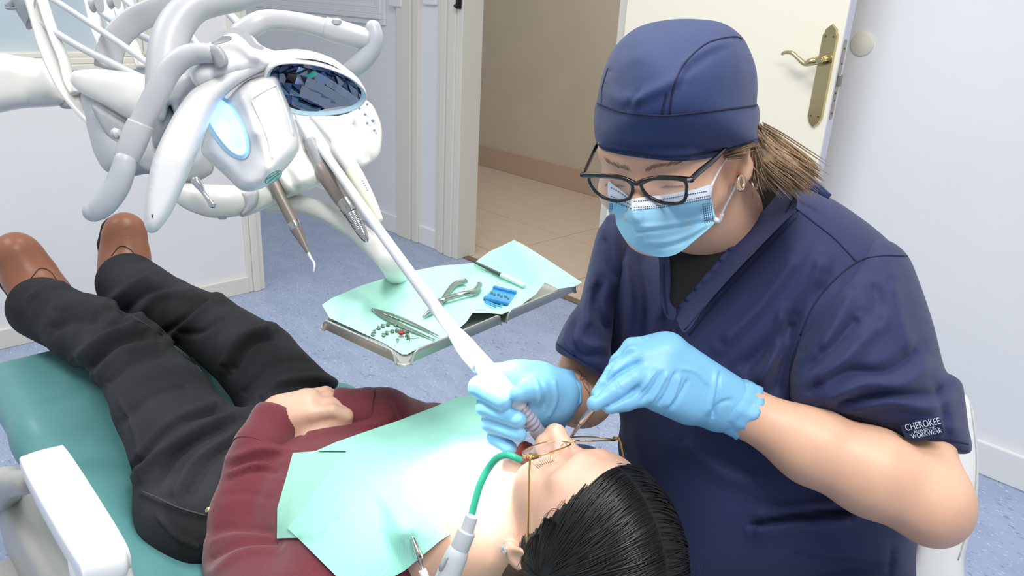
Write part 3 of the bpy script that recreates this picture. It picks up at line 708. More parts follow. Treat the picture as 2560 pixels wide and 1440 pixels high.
def cuff(p0, p1, r0, r1, hint):
    q = np.linspace(0, 1, 9); path = [p0 + (p1 - p0) * t for t in q]
    V, Fc = sweep(path, r0 + (r1 - r0) * q + .001 * np.sin(q * 9), 112, True)
    V = np.array(V).reshape(9, 112, 3)
    for j in range(0, 112, 2): V[:, j] += (np.array(path) - V[:, j]) * .016
    # hollow lip
    inner = np.array(path[-1]) + (V[-1] - path[-1]) * .86
    n0 = 9 * 112; Fc = [f for f in Fc if len(f) == 4]; VV = list(V.reshape(-1, 3)) + list(inner) + list(inner - (p1 - p0) * .3)
    for j in range(112):
        Fc.append((8 * 112 + j, 8 * 112 + (j + 1) % 112, n0 + (j + 1) % 112, n0 + j)); Fc.append((n0 + j, n0 + (j + 1) % 112, n0 + 112 + (j + 1) % 112, n0 + 112 + j))
    return put('cuff', mesh(VV, Fc), m_sweat, sweater)
cuff(Pz(648, 1132, .562), Pz(697, 1042, .590), .0415, .0375, None)
cuff(Pz(930, 1030, .585), Pz(832, 1020, .592), .038, .031, None)
# collar rib
cq = [np.array([-.585, .49, .582]) + .0 for _ in range(1)]
ring = [np.array([-.598, .50, .562]) + .062 * (math.cos(a) * np.array([0, 1, 0]) + math.sin(a) * np.array([.5, 0, .86])) for a in np.linspace(0, 2 * math.pi, 40, endpoint=False)]
V, Fc = sweep(ring, .011, 10, closed=True); put('collar', mesh(V, Fc), m_rib, sweater)
# hair: a cap of volume and combed strands from the parting
hair_pr = [ell(hP(0, -.016, .04), (.086, .110, .096), np.stack([hL, hF, hU], 1), .01), ell(hP(0, -.06, -.02), (.08, .06, .08), np.stack([hL, hF, hU], 1), .03)]
HM = np.stack([hL, hF, hU], 1)
def hairline(q, o=0): return .565 * q[:, 2] - .825 * q[:, 1] < -.034 + .28 * np.abs(q[:, 0]) + .002 * np.sin(q[:, 0] * 90) - o
def hair_face(V):
    q = (V - HC) @ HM
    return hairline(q) | (q[:, 2] < -.1)
hair = sculpt('hair', hair_pr, m_hairP, pat, h=.004, it=2, cut=hair_face)
strands = MB(); ec_ = np.array([0, -.016, .04]); er = np.array([.0868, .1112, .0970])
for i in range(1500):
    phi = random.uniform(-1.9, 1.35); side = random.choice((1, 1, 1, -1)) * (1 if hL[1] < 0 else -1)
    lift = random.uniform(-.004, .022); drift = random.uniform(.1, .9); pts = []
    for j in range(14):
        t = j / 13; th = side * (.02 + t * 2.1)
        ph = phi - drift * t ** 1.3
        m_ = np.array([0, math.sin(ph), math.cos(ph)]); dr_ = math.cos(th) * m_ + math.sin(th) * np.array([1, 0, 0])
        q = ec_ + er * dr_ * (1 + lift + .006 * math.sin(7 * t + i))
        pts.append(q)
    q = np.array(pts); ok = ~hairline(q, .003)
    if ok.sum() < 5: continue
    i0 = int(np.argmax(ok)); q = q[i0:]
    bad = np.where(hairline(q, .003))[0]; q = q[:bad[0]] if len(bad) else q
    if len(q) < 4: continue
    pts = [hP(*x) for x in q]; r = random.uniform(.0006, .0012); c = catmull(pts, 3)
    V, Fc = sweep(c, np.interp(np.linspace(0, 1, len(c)), [0, .15, .8, 1], [r * .2, r, r, r * .2]), 4, False)
    strands.add(V, Fc)
for i in range(26):                                     # loose fine hairs along the hairline and over the crown
    a = random.uniform(-.07, .07); q0 = np.array([a, .089 - abs(a) * .6, .062 - abs(a) * .3])
    sg = 1 if a > 0 else -1
    pts = [hP(*q0), hP(*(q0 + [sg * .012, .001, .004])), hP(*(q0 + [sg * random.uniform(.02, .035), -.02, -.002])), hP(*(q0 + [sg * random.uniform(.025, .045), -.05, -.012]))]
    V, Fc = sweep(catmull(pts, 5), .00028, 3, False); strands.add(V, Fc)
for i in range(30):
    ph = random.uniform(-1.5, .6); a = random.uniform(-.6, .6); q0 = ec_ + er * np.array([math.sin(a), math.cos(a) * math.sin(ph), math.cos(a) * math.cos(ph)])
    n0 = (q0 - ec_) / np.linalg.norm(q0 - ec_); tg = np.array([random.uniform(-1, 1), -.8, -.2])
    pts = [hP(*q0), hP(*(q0 + n0 * .012 + tg * .012)), hP(*(q0 + n0 * .016 + tg * .03)), hP(*(q0 + n0 * .008 + tg * .05))]
    V, Fc = sweep(catmull(pts, 5), .00022, 3, False); strands.add(V, Fc)
strands.build('hair_strands', m_hairP, hair, kind='stuff')
# eyelashes, brows, ear stud
m_lash = mat('lash_black', (35, 26, 24), .5)
for e in (-1, 1):
    lash = MB()
    for i in range(13):
        u = i / 12; l = e * (.018 + .027 * u); f0 = .0855 - .006 * abs(u - .4)
        a = hP(l, f0, -.003); b = hP(l + e * .006 * (u - .3), f0 + .005, -.008); c = hP(l + e * .014 * (u - .3), f0 + .010 + random.uniform(-.003, .002), -.009 + random.uniform(-.002, .002))
        V, Fc = sweep(catmull([a, b, c], 4), np.linspace(.00042, .00012, 9), 4, False); lash.add(V, Fc)
    lash.build('eyelashes', m_lash, pat)
    tube('lid_line', [(*hP(e * (.0165 + .029 * u), .0862 - .006 * abs(u - .4) - .004 * u * u, -.0035 - .001 * math.sin(3 * u)), .0006) for u in (0, .25, .5, .75, 1)], mat('lid_brown', (120, 84, 72), .6), pat, n=6)
    brow = MB()
    for i in range(40):
        u = i / 39; l = e * (.012 + .038 * u); f0 = .0905 - .016 * u ** 1.6; uu = .028 + .006 * math.sin(u * 2.4)
        a = hP(l, f0 - .002, uu - .002); b = hP(l + e * .006, f0 + .001 - .002, uu + .003)
        V, Fc = sweep([a, (a + b) / 2 + hF * .001, b], [.0004, .0005, .0002], 4, False); brow.add(V, Fc)
    brow.build('eyebrow', mat('brow_brown', (110, 78, 62), .7), pat)
sp = on(pbody, 1264, 1372, -.001, .85)
turned('ear_stud', sp, sp + hL * .01, [(0, .0045), (.003, .0055), (.005, .004), (.0055, 0)], mat('stud_crystal', (235, 238, 245), .08, .7), pat, n=8, smooth=False)
# gold glasses on the patient's nose
m_gold = mat('gold_wire', (214, 180, 110), .2, 1)
m_lens = mat('clear_lens', (240, 246, 250), .02, spec=.6, alpha=.16)
gl = empty('eyeglasses', hP(0, .1, 0), 'thin gold wire eyeglasses worn by the lying patient', 'eyeglasses')
for e in (-1, 1):
    rim = []
    for a in np.linspace(0, 2 * math.pi, 40, endpoint=False):
        x, z = math.cos(a), math.sin(a); x = math.copysign(abs(x) ** .8, x); z = math.copysign(abs(z) ** .8, z)
        rim.append(hP(e * .035 + x * .0285, .108 - .006 * (abs(e * .035 + x * .0285) / .06) ** 2 , -.004 + z * .021))
    V, Fc = sweep(rim, .0009, 6, closed=True); put('rim', mesh(V, Fc), m_gold, gl)
    c = np.mean(rim, 0); V = [c + hF * .0015] + rim; put('lens', mesh(V, [(0, 1 + j, 1 + (j + 1) % 40) for j in range(40)]), m_lens, gl)
    tube('temple', [(*hP(e * .062, .1035, .006), .0013), (*hP(e * .069, .098, .008), .0012), (*hP(e * .074, .06, .009), .0011), (*hP(e * .079, .01, .009), .0012), (*hP(e * .082, -.02, .006), .0009)], m_gold, gl, n=8)
    turned('hinge', hP(e * .064, .103, .002), hP(e * .064, .103, .012), [(0, .0022), (.009, .0022)], m_gold, gl, n=8)
    tube('nose_pad_arm', [(*hP(e * .009, .1075, -.004), .0006), (*hP(e * .0105, .102, -.010), .0006)], m_gold, gl, n=6)
    V, Fc = sweep([hP(e * .0115, .102, -.006), hP(e * .0125, .100, -.015)], .0025, 8); put('nose_pad', mesh(V, Fc), m_lens, gl)
tube('bridge', [(*hP(-.008, .108, .004), .0009), (*hP(0, .110, .007), .0009), (*hP(.008, .108, .004), .0009)], m_gold, gl, n=8)
# ---- paper bibs on the chest
m_bib = mat('mint_paper', (163, 231, 212), .8, var=.02, vscale=60, bump=.12, wave=90, trans=0)
m_bib2 = mat('mint_paper_back', (158, 218, 198), .8, var=.02, vscale=60, bump=.12, wave=90)
def drape_ctrl(pts, obs, off, default):
    out = []
    for x, y, *z in pts:
        if z: out.append((x, y, z[0])); continue
        d = surf_depth(obs, x, y); out.append((x, y, (default if d is None else d) - off))
    return out

def zc(pts): return [(x, y, (Pz(x, y, z) - CC) @ CD) for x, y, z in pts]
bibc = zc([(1000, 1200, .632), (870, 1122, .60), (1010, 1330, .63), (740, 1320, .50), (800, 1240, .545), (840, 1440, .50), (1000, 1430, .57), (1190, 990, .60), (1065, 1025, .60), (905, 1085, .60), (1180, 1290, .618), (1250, 1150, .635), (1150, 1120, .635), (1230, 1220, .62), (930, 1230, .618)])
b1 = inflate('paper_bib', [(732, 1132), (800, 1127), (872, 1120), (915, 1150), (860, 1270), (790, 1345), (727, 1345), (692, 1346), (693, 1270), (715, 1195)], zc([(732, 1132, .585), (870, 1122, .59), (727, 1340, .50), (860, 1270, .55), (800, 1220, .55)]), .0008, 12, m_bib2, None, step=14, sub=1, above=([sweater, jeans_o], .007),
    folds=[([(735, 1180), (725, 1340)], 8, .002)], label='pale mint paper bib layer tucked under the larger bib beside the maroon sleeve', cat='paper bib')
b2 = inflate('paper_bib', [(790, 1127), (840, 1105), (905, 1082), (1000, 1050), (1065, 1025), (1150, 991), (1192, 988), (1202, 1000), (1240, 1100), (1265, 1140), (1258, 1200), (1200, 1290), (1100, 1352), (1010, 1428), (930, 1470), (850, 1450), (800, 1400), (770, 1370), (718, 1320), (790, 1225), (866, 1128)], bibc, .0008, 12, m_bib, None, step=14, sub=1, above=([sweater, jeans_o, b1] + [c_ for c_ in sweater.children], .006),
    folds=[([(870, 1124), (940, 1220), (1012, 1325)], 9, .006), ([(905, 1130), (980, 1225), (1090, 1310)], 5, -.0015), ([(905, 1085), (1010, 1075), (1200, 1010)], 5, -.0015), ([(1020, 1310), (1050, 1330), (1075, 1335)], 6, .005), ([(1010, 1330), (1030, 1340), (1040, 1352)], 4, -.004)],
    label='large mint green paper bib spread over the patient chest', cat='paper bib')
# ================================================================= dentist
m_skinD = mat('dentist_skin', (222, 176, 148), .45, var=.05, vscale=22, bump=.04, bscale=900, sss=.12)
m_navy = mat('navy_scrubs', (33, 42, 84), .75, var=.06, vscale=400, bump=.10, bscale=1500, sheen=.12)
m_navycap = mat('navy_cap', (34, 52, 98), .75, var=.10, vscale=500, bump=.14, bscale=1400, sheen=.12)
m_thread = mat('navy_thread', (22, 28, 60), .8)
m_black = mat('black_knit', (16, 16, 18), .85, sheen=.15)
m_mask = mat('mask_blue', (150, 204, 230), .75, bump=.08, bscale=900)
m_maskw = mat('mask_white', (226, 232, 246), .75, bump=.08, bscale=900)
m_ink = mat('mask_stitch', (84, 96, 120), .7)
m_glove = mat('nitrile_blue', (130, 194, 234), .42, var=.04, vscale=30, bump=.10, bscale=220)
m_blond = mat('sandy_hair', (150, 124, 96), .5, var=.35, vscale=120)
m_frame = mat('black_acetate', (18, 18, 20), .15, coat=.5)
doc = empty('person', (-.35, .95, 0), 'dentist in navy scrubs, navy cap, face mask and blue gloves leaning over the patient', 'person')
yw, pt = math.radians(33), math.radians(27)
dF = -CD * math.cos(pt) * math.cos(yw) - CX * math.cos(pt) * math.sin(yw) - CY * math.sin(pt)
dU = CY + CX * .10; dU = dU - dF * (dU @ dF); dU /= np.linalg.norm(dU); dL = np.cross(dU, dF); DM = np.stack([dL, dF, dU], 1)
DC = P(1591, 455, .80) - DM @ np.array([0, .098, .006])
dp, dP = head_prims(DC, dL, dF, dU, .94, 0, short=.7, ear=(.088, -.032))
nb = P(1885, 640, 1.07)
dbody = dp + [cap(dP(.03, -.045, -.04), nb, .040, .05, .03), cap(DC - dU * .07 - dF * .03, nb, .050, .048, .03), cap(nb, P(1850, 800, 1.09), .055, .06, .02), cap(P(1850, 800, 1.09), P(1900, 1350, 1.09), .07, .07, .03),
    cap(P(1620, 660, 1.12), P(2150, 720, 1.03), .035, .035, .02)]
ew, ee, es = P(1848, 1022, .905), P(2322, 1252, .865), P(2190, 800, 1.0)
dbody += [cap(P(1760, 985, .89), ew, .022, .026, .01), cap(ew, P(2030, 1115, .89), .0275, .042, .02), cap(P(2030, 1115, .89), P(2180, 1180, .875), .042, .048, .02), cap(P(2180, 1180, .875), ee, .048, .0445, .02),
          cap(ee, P(2290, 1060, .935), .042, .036, .02), cap(P(2290, 1060, .935), es, .036, .036, .02), ell(P(2340, 1292, .87), (.03, .03, .03), None, .02)]
fe, fw = P(1452, 985, 1.07), P(1378, 995, .99)
dbody += [cap(P(1570, 700, 1.12), P(1475, 880, 1.09), .032, .034, .02), cap(P(1475, 880, 1.09), fe, .034, .043, .02), cap(fe, fw, .044, .030, .02), cap(fw, P(1330, 990, .98), .028, .025, .01)]
# legs to the floor, mostly out of view
dbodyo = sculpt('body', dbody, m_skinD, doc, h=.0027, it=2)
hipL, hipR = P(2050, 1420, 1.08), P(1780, 1420, 1.12)
knL, knR = hipL + np.array([.2, -.2, -.05]), hipR + np.array([-.3, .05, -.04])
trou = [cap(hipL, hipR, .1, .1, .05), cap(hipL, knL, .085, .065, .03), cap(hipR, knR, .085, .065, .03), cap(knL, knL * [1, 1, 0] + [.03, .05, .09], .062, .05, .03), cap(knR, knR * [1, 1, 0] + [.05, .03, .09], .062, .05, .03)]
sculpt('trousers', trou, m_navy, doc, h=.008)
for k_ in (knL + [.03, .05, 0], knR + [.05, .03, 0]):
    b_ = k_ * [1, 1, 0]; sculpt('clog', [cap(b_ + [.03, .04, .035], b_ + [-.06, -.10, .035], .033, .038, .02), rbox(b_ + [-.015, -.03, .012], (.05, .1, .012), rot_from((0, 0, 1), (.8, -.5, 0)), .008, .01)], mat('white_clog', (230, 230, 230), .5), doc, h=.006)
# scrub top: torso and sleeves
tor_o = [(1560, 520), (1525, 545), (1500, 600), (1478, 660), (1462, 730), (1462, 800), (1482, 880), (1505, 950), (1535, 1000), (1551, 1050), (1545, 1110), (1556, 1180), (1590, 1290), (1630, 1400), (1650, 1490), (1900, 1500), (2150, 1490), (2285, 1490), (2294, 1360), (2330, 1200), (2345, 1050), (2335, 900), (2310, 770), (2275, 665), (2225, 605), (2160, 550), (2075, 494), (1985, 455), (1945, 452), (1900, 470), (1860, 540), (1800, 600), (1740, 640), (1690, 640), (1620, 600)]
tor_c = [(1540, 600, 1.12), (1500, 850, 1.12), (1800, 800, 1.075), (1940, 470, 1.04), (2200, 650, 1.03), (2300, 900, 1.01), (1600, 1200, 1.09), (2000, 1250, 1.05), (2000, 1450, 1.06), (2290, 1400, 1.06)]
tor_f = [([(1560, 640), (1575, 760), (1560, 900)], 14, .008), ([(1600, 640), (1620, 760), (1600, 900)], 12, -.006), ([(1640, 650), (1655, 720), (1650, 800)], 10, .005),
         ([(1990, 640), (1900, 760), (1800, 860)], 22, .007), ([(2060, 700), (1960, 830), (1850, 930)], 24, -.008), ([(2060, 640), (2020, 760), (1950, 880), (1880, 960)], 20, .007), ([(1985, 800), (1960, 900), (1940, 985)], 16, -.01), ([(1960, 780), (1930, 880), (1900, 970)], 14, .006),
         ([(1580, 1050), (1600, 1150), (1640, 1260)], 16, .006), ([(1700, 1100), (1800, 1180), (1900, 1210)], 26, .006), ([(1880, 1310), (2000, 1290), (2120, 1275)], 9, -.012), ([(1880, 1330), (2000, 1312), (2130, 1300)], 14, .010), ([(1880, 1290), (2000, 1268), (2100, 1255)], 14, .006), ([(1980, 1380), (2100, 1400), (2230, 1410)], 10, -.006), ([(2230, 1370), (2225, 1420), (2215, 1480)], 8, -.006)]
torso = inflate('scrub_top', tor_o, tor_c, .125, 260, m_navy, doc, step=10, sub=4, folds=[(a_, b_ * .85, c_ * 1.5) for a_, b_, c_ in tor_f], back=.9)
sl_o = [(2140, 640), (2185, 600), (2230, 605), (2270, 640), (2298, 703), (2334, 811), (2362, 920), (2386, 940), (2406, 960), (2414, 1006), (2421, 1064), (2427, 1130), (2362, 1130), (2304, 1117), (2240, 1094), (2138, 1060), (2050, 1036), (1985, 1015), (1974, 970), (1980, 910), (2006, 819), (2042, 747), (2090, 690)]
sl_c = [(2200, 650, .985), (2100, 850, .955), (2330, 850, .96), (2410, 1000, .945), (2410, 1120, .915), (2050, 1000, .925), (2250, 1050, .915)]
sl_f = [([(2040, 960), (2130, 880), (2200, 800)], 22, .009), ([(2000, 940), (2080, 870), (2150, 790)], 18, -.008), ([(2060, 1010), (2160, 960), (2260, 960), (2340, 900)], 18, .010), ([(2010, 985), (2110, 930), (2210, 930), (2300, 870)], 16, -.010), ([(2100, 1035), (2220, 1005), (2330, 1020), (2400, 985)], 14, .008), ([(2090, 1010), (2220, 985), (2330, 985), (2380, 950)], 12, -.010),
        ([(2230, 700), (2250, 800), (2290, 900)], 22, .006), ([(2180, 700), (2190, 780), (2160, 850)], 22, -.006), ([(2130, 720), (2090, 800), (2050, 880)], 22, .006), ([(2340, 950), (2360, 1040), (2370, 1110)], 14, -.007), ([(2260, 1080), (2330, 1060), (2415, 1080)], 12, .004)]
sleeveL = inflate('sleeve', sl_o, sl_c, .078, 150, m_navy, doc, step=9, sub=4, folds=[(a_, b_ * .85, c_ * 1.35) for a_, b_, c_ in sl_f])
fl_o = [(1530, 535), (1505, 560), (1490, 590), (1463, 700), (1449, 753), (1424, 789), (1402, 829), (1389, 862), (1396, 882), (1434, 902), (1470, 927), (1500, 942), (1530, 945), (1528, 860), (1545, 760), (1575, 680), (1570, 580)]
fl_f = [([(1500, 700), (1490, 770), (1520, 830)], 12, -.009), ([(1480, 690), (1465, 760), (1475, 820)], 12, .007), ([(1440, 800), (1430, 850), (1460, 885), (1520, 885)], 10, -.008), ([(1420, 800), (1410, 850), (1435, 895)], 10, .006), ([(1460, 800), (1450, 840), (1480, 865), (1525, 865)], 10, .006), ([(1512, 590), (1525, 660), (1545, 700)], 10, -.007)]
sleeveR = inflate('sleeve', fl_o, [(1530, 560, 1.09), (1520, 760, 1.06), (1430, 850, 1.04), (1500, 930, 1.02), (1395, 860, 1.05)], .055, 70, m_navy, doc, step=8, sub=4, folds=[(a_, b_ * .85, c_ * 1.3) for a_, b_, c_ in fl_f])
# black undershirt in the neckline
und = inflate('undershirt', [(1940, 446), (1948, 470), (1925, 510), (1853, 585), (1777, 672), (1720, 738), (1688, 775), (1672, 755), (1672, 700), (1668, 640), (1690, 628), (1740, 636), (1790, 605), (1835, 560), (1868, 515), (1893, 470), (1908, 440)], [(1940, 460, .955), (1680, 640, .955), (1690, 760, .945), (1800, 620, .945)], .004, 14, m_black, doc, step=9, sub=3, above=([torso], .002))
# lapels: bands of the V neck
lapR = inflate('collar_band', [(1930, 440), (1962, 440), (1985, 470), (1990, 520), (1945, 570), (1850, 668), (1770, 757), (1715, 830), (1692, 800), (1684, 776), (1720, 737), (1777, 671), (1853, 584), (1925, 508), (1946, 470)], [(1950, 460, .95), (1700, 790, .935), (1850, 620, .93)], .004, 12, m_navy, torso, step=9, sub=2, above=([torso, und], .004))
lapL = inflate('collar_band', [(1655, 610), (1673, 640), (1676, 700), (1675, 752), (1690, 775), (1684, 800), (1665, 790), (1650, 740), (1648, 660), (1642, 615)], [(1660, 640, .955), (1680, 780, .94), (1660, 700, .95)], .004, 10, m_navy, torso, step=8, sub=2, above=([torso, und], .003))
tops = [torso, sleeveL, sleeveR, lapR, lapL]
for pl in ([(1990, 545), (1900, 640), (1800, 745), (1722, 838)], [(1978, 538), (1890, 630), (1790, 735), (1712, 825)], [(1985, 518), (2040, 560), (2090, 600), (2142, 656)],
           [(1658, 660), (1660, 730), (1668, 785)], [(2000, 840), (2030, 770), (2080, 705), (2142, 655), (2200, 640), (2268, 640)], [(1980, 1000), (1976, 930), (2000, 840)], [(1975, 465), (1985, 490), (1965, 530)]):
    line_on('seam', tops, pl, .0011, m_thread, torso, off=.0004)
for pl in ([(2250, 1066), (2330, 1092), (2420, 1110)], [(2080, 1028), (2180, 1052), (2250, 1066)]):
    line_on('seam', tops, pl, .0009, m_thread, sleeveL, off=.0004)
line_on('seam', tops, [(1392, 858), (1420, 880), (1460, 905), (1505, 925)], .0009, m_thread, sleeveR, off=.0004)
# neck tie of the cap
ptube('cap_tie', [(1905, 445, .93, .003), (1935, 432, .935, .005), (1985, 437, .945, .005), (2030, 462, .945, .004), (2075, 492, .94, .002)], m_navycap, doc, flat=(1.6, .35))
# woven sleeve label with lettering
lab_px = [(2250, 1064), (2340, 1043), (2352, 1050), (2361, 1082), (2352, 1092), (2290, 1104), (2262, 1094)]
lbl = inflate('sleeve_label', lab_px, [(2300, 1070, .85)], .0012, 6, mat('label_navy', (24, 30, 62), .6), sleeveL, step=7, sub=1, above=([sleeveL], .0025), closed_spline=False)
m_text = mat('label_silver', (176, 184, 204), .6)
def text_on(txt, ax, ay, bx, by, size, obs, parent, default=.86):
    cu = bpy.data.curves.new('lettering', 'FONT'); cu.body = txt; cu.size = 1; cu.align_x = 'CENTER'; cu.align_y = 'CENTER'; cu.extrude = .01; cu.offset = .002
    o = bpy.data.objects.new('lettering', cu); COL.objects.link(o); dg = bpy.context.evaluated_depsgraph_get(); me = bpy.data.meshes.new_from_object(o.evaluated_get(dg)); bpy.data.objects.remove(o)
    lo_ = [min([surf_depth(obs, ax + (bx - ax) * t + ox, ay + (by - ay) * t + oy) or default for ox in (-8, 0, 8) for oy in (-9, 0, 9)]) for t in (0, .25, .5, .75, 1)]
    ft = np.polyfit([0, .25, .5, .75, 1], lo_, 1); rs = min(np.array(lo_) - np.polyval(ft, [0, .25, .5, .75, 1])); da = np.polyval(ft, 0) + rs; db_ = np.polyval(ft, 1) + rs
    A_ = P(ax, ay, da); B_ = P(bx, by, db_); xx = B_ - A_; wdt = np.linalg.norm(xx); xx /= wdt
    n_ = -ray((ax + bx) / 2, (ay + by) / 2); n_ = n_ - xx * (n_ @ xx); n_ /= np.linalg.norm(n_); yy = np.cross(n_, xx)
    co = np.array([v.co for v in me.vertices]); wid = co[:, 0].max() - co[:, 0].min(); sx = wdt / wid; c0 = (A_ + B_) / 2 + n_ * .0028
    co[:, 0] -= (co[:, 0].max() + co[:, 0].min()) / 2
    W = c0 + co[:, :1] * sx * xx + co[:, 1:2] * size * yy + co[:, 2:] * .05 * n_ * .2
    me.vertices.foreach_set('co', W.astype(np.float32).ravel()); return put('lettering', me, m_text, parent)
text_on('CHEROKEE', 2261, 1071, 2347, 1053, .0105, [lbl, sleeveL], lbl)
text_on('- AUTHENTIC -', 2276, 1083, 2342, 1069, .0042, [lbl, sleeveL], lbl)
text_on('WORKWEAR', 2276, 1093, 2351, 1077, .0072, [lbl, sleeveL], lbl)
# gloves
def hand(name, prims, folds=None, fn=None): return sculpt(name, prims, m_glove, doc, h=.0022, it=2, folds=folds, fn=fn)
q = lambda x, y, d: P(x, y, d)
gL = [cap(q(1672, 885, .872), q(1812, 982, .897), .023, .022, .02), cap(q(1640, 915, .868), q(1815, 1003, .899), .024, .026, .02), cap(q(1650, 955, .866), q(1810, 1025, .899), .022, .022, .02), cap(q(1635, 985, .865), q(1785, 1034, .897), .012, .018, .015), ell(q(1665, 872, .872), (.017, .017, .017), None, .012),
      # index
      cap(q(1650, 940, .855), q(1585, 945, .842), .0165, .0125, .012), cap(q(1585, 945, .842), q(1530, 980, .832), .0115, .0102, .003), cap(q(1530, 980, .832), q(1486, 1009, .825), .0102, .0088, .003),
      # middle
      cap(q(1650, 890, .868), q(1585, 890, .855), .0165, .0125, .012), cap(q(1585, 890, .855), q(1535, 930, .845), .0115, .010, .003), cap(q(1535, 930, .845), q(1496, 985, .838), .010, .0085, .003),
      # ring and little finger
      cap(q(1650, 868, .885), q(1580, 868, .875), .015, .0115, .010), cap(q(1580, 868, .875), q(1545, 905, .868), .0105, .0095, .003), cap(q(1545, 905, .868), q(1518, 965, .858), .0095, .008, .003),
      cap(q(1665, 880, .90), q(1600, 880, .897), .014, .0105, .01), cap(q(1600, 880, .897), q(1560, 925, .89), .0095, .0085, .003), cap(q(1560, 925, .89), q(1540, 970, .88), .0085, .007, .003),
      # thumb
      cap(q(1720, 1010, .878), q(1622, 985, .850), .022, .014, .015), cap(q(1622, 985, .850), q(1565, 1003, .838), .0125, .011, .004), cap(q(1565, 1003, .838), q(1524, 1016, .830), .011, .0088, .003)]
gLf = [([(1592, 970), (1560, 995), (1512, 1022)], 4, -.005), ([(1600, 905), (1560, 925), (1510, 962), (1484, 990)], 4, -.006), ([(1590, 872), (1555, 888), (1530, 905), (1508, 945)], 4, -.005), ([(1655, 930), (1632, 970), (1605, 1000)], 4, -.003), ([(1668, 935), (1645, 975), (1625, 1005)], 4, .0025), ([(1690, 930), (1665, 985), (1648, 1008)], 4, -.003), ([(1700, 940), (1682, 990), (1665, 1015)], 4, .003), ([(1720, 950), (1700, 990), (1680, 1020)], 4, -.003), ([(1640, 925), (1615, 960), (1590, 985)], 4, .0025), ([(1600, 960), (1590, 980), (1570, 995)], 4, -.002),
       ([(1790, 930), (1782, 980), (1770, 1030)], 5, .003), ([(1800, 935), (1794, 985), (1785, 1040)], 4, -.003), ([(1540, 955), (1548, 968), (1556, 975)], 3, -.0015), ([(1700, 920), (1740, 930), (1770, 960)], 5, .002), ([(1830, 1000), (1800, 1010), (1780, 1050)], 5, -.0025)]
gloveL = hand('glove', gL, gLf)
def glove_cuff(c0, c1, r0, r1, n=40):
    m_ = 8; V = []; ax = np.array(c1) - c0; R = rot_from(ax)
    for i in range(m_):
        t = i / (m_ - 1)
        for j in range(n):
            a = 2 * math.pi * j / n; r = r0 + (r1 - r0) * t + .0016 * t * math.sin(5 * a + 2 * t) + .0016 * t * math.sin(11 * a) + .001 * math.sin(12 * t + 3 * a)
            V.append(c0 + ax * (t + .12 * t * math.sin(2 * a + 1)) + r * (math.cos(a) * R[:, 0] + math.sin(a) * R[:, 1]))
    Fc = [(i * n + j, i * n + (j + 1) % n, (i + 1) * n + (j + 1) % n, (i + 1) * n + j) for i in range(m_ - 1) for j in range(n)]
    o = put('glove_cuff', mesh(V, Fc), m_glove, None); s = o.modifiers.new('t', 'SOLIDIFY'); s.thickness = .0012; return o
cf = glove_cuff(P(1795, 999, .897), P(1856, 1024, .906), .0315, .0350); cf.parent = gloveL; cf.location = Vector(cf.location) - wloc(gloveL)
gR = [cap(q(1385, 985, 0.955), q(1315, 985, 0.935), .032, .034, .02), cap(q(1370, 1010, 0.955), q(1300, 1020, 0.935), .028, .028, .02), cap(q(1345, 955, 0.935), q(1290, 945, 0.925), .024, .02, .02),
      cap(q(1300, 942, 0.925), q(1235, 938, 0.918), .0175, .0145, .01), cap(q(1235, 938, 0.918), q(1197, 968, 0.902), .0135, .0128, .004), cap(q(1197, 968, 0.902), q(1258, 1004, 0.882), .0128, .011, .003),
      cap(q(1290, 985, 0.925), q(1222, 995, 0.920), .016, .0125, .01), cap(q(1222, 995, 0.920), q(1214, 1018, 0.902), .0125, .0115, .004), cap(q(1214, 1018, 0.902), q(1296, 1050, 0.880), .0115, .0098, .003),
      cap(q(1290, 1020, 0.930), q(1232, 1040, 0.922), .015, .012, .01), cap(q(1232, 1040, 0.922), q(1225, 1058, 0.906), .0118, .0108, .004), cap(q(1225, 1058, 0.906), q(1298, 1086, 0.884), .0108, .0092, .003),
      cap(q(1300, 1045, 0.935), q(1245, 1078, 0.925), .013, .0105, .01), cap(q(1245, 1078, 0.925), q(1238, 1094, 0.910), .0105, .0098, .004), cap(q(1238, 1094, 0.910), q(1275, 1120, 0.896), .0098, .0085, .003),
      cap(q(1375, 975, 0.940), q(1340, 975, 0.902), .021, .0145, .012), cap(q(1340, 975, 0.902), q(1296, 984, 0.876), .0132, .0105, .004)]
gloveR = hand('glove', gR, [([(1350, 945), (1365, 985), (1360, 1020)], 4, -.002), ([(1335, 940), (1348, 980), (1345, 1010)], 4, .002), ([(1385, 950), (1390, 1000), (1370, 1045)], 5, .002)])
cf = glove_cuff(P(1352, 990, .985), P(1390, 996, 1.008), .035, .042); cf.parent = gloveR; cf.location = Vector(cf.location) - wloc(gloveR)
# tattoo lines on the far forearm
for pl in ([(1438, 922), (1452, 935), (1450, 950), (1462, 948), (1470, 962)], [(1446, 926), (1458, 940), (1466, 944)], [(1455, 950), (1462, 968), (1470, 978), (1474, 990)], [(1460, 955), (1472, 966), (1474, 982)]):
    line_on('tattoo', dbodyo, pl, .0009, mat('tattoo_ink', (140, 112, 100), .6), doc, off=-.0003, default=1.0)
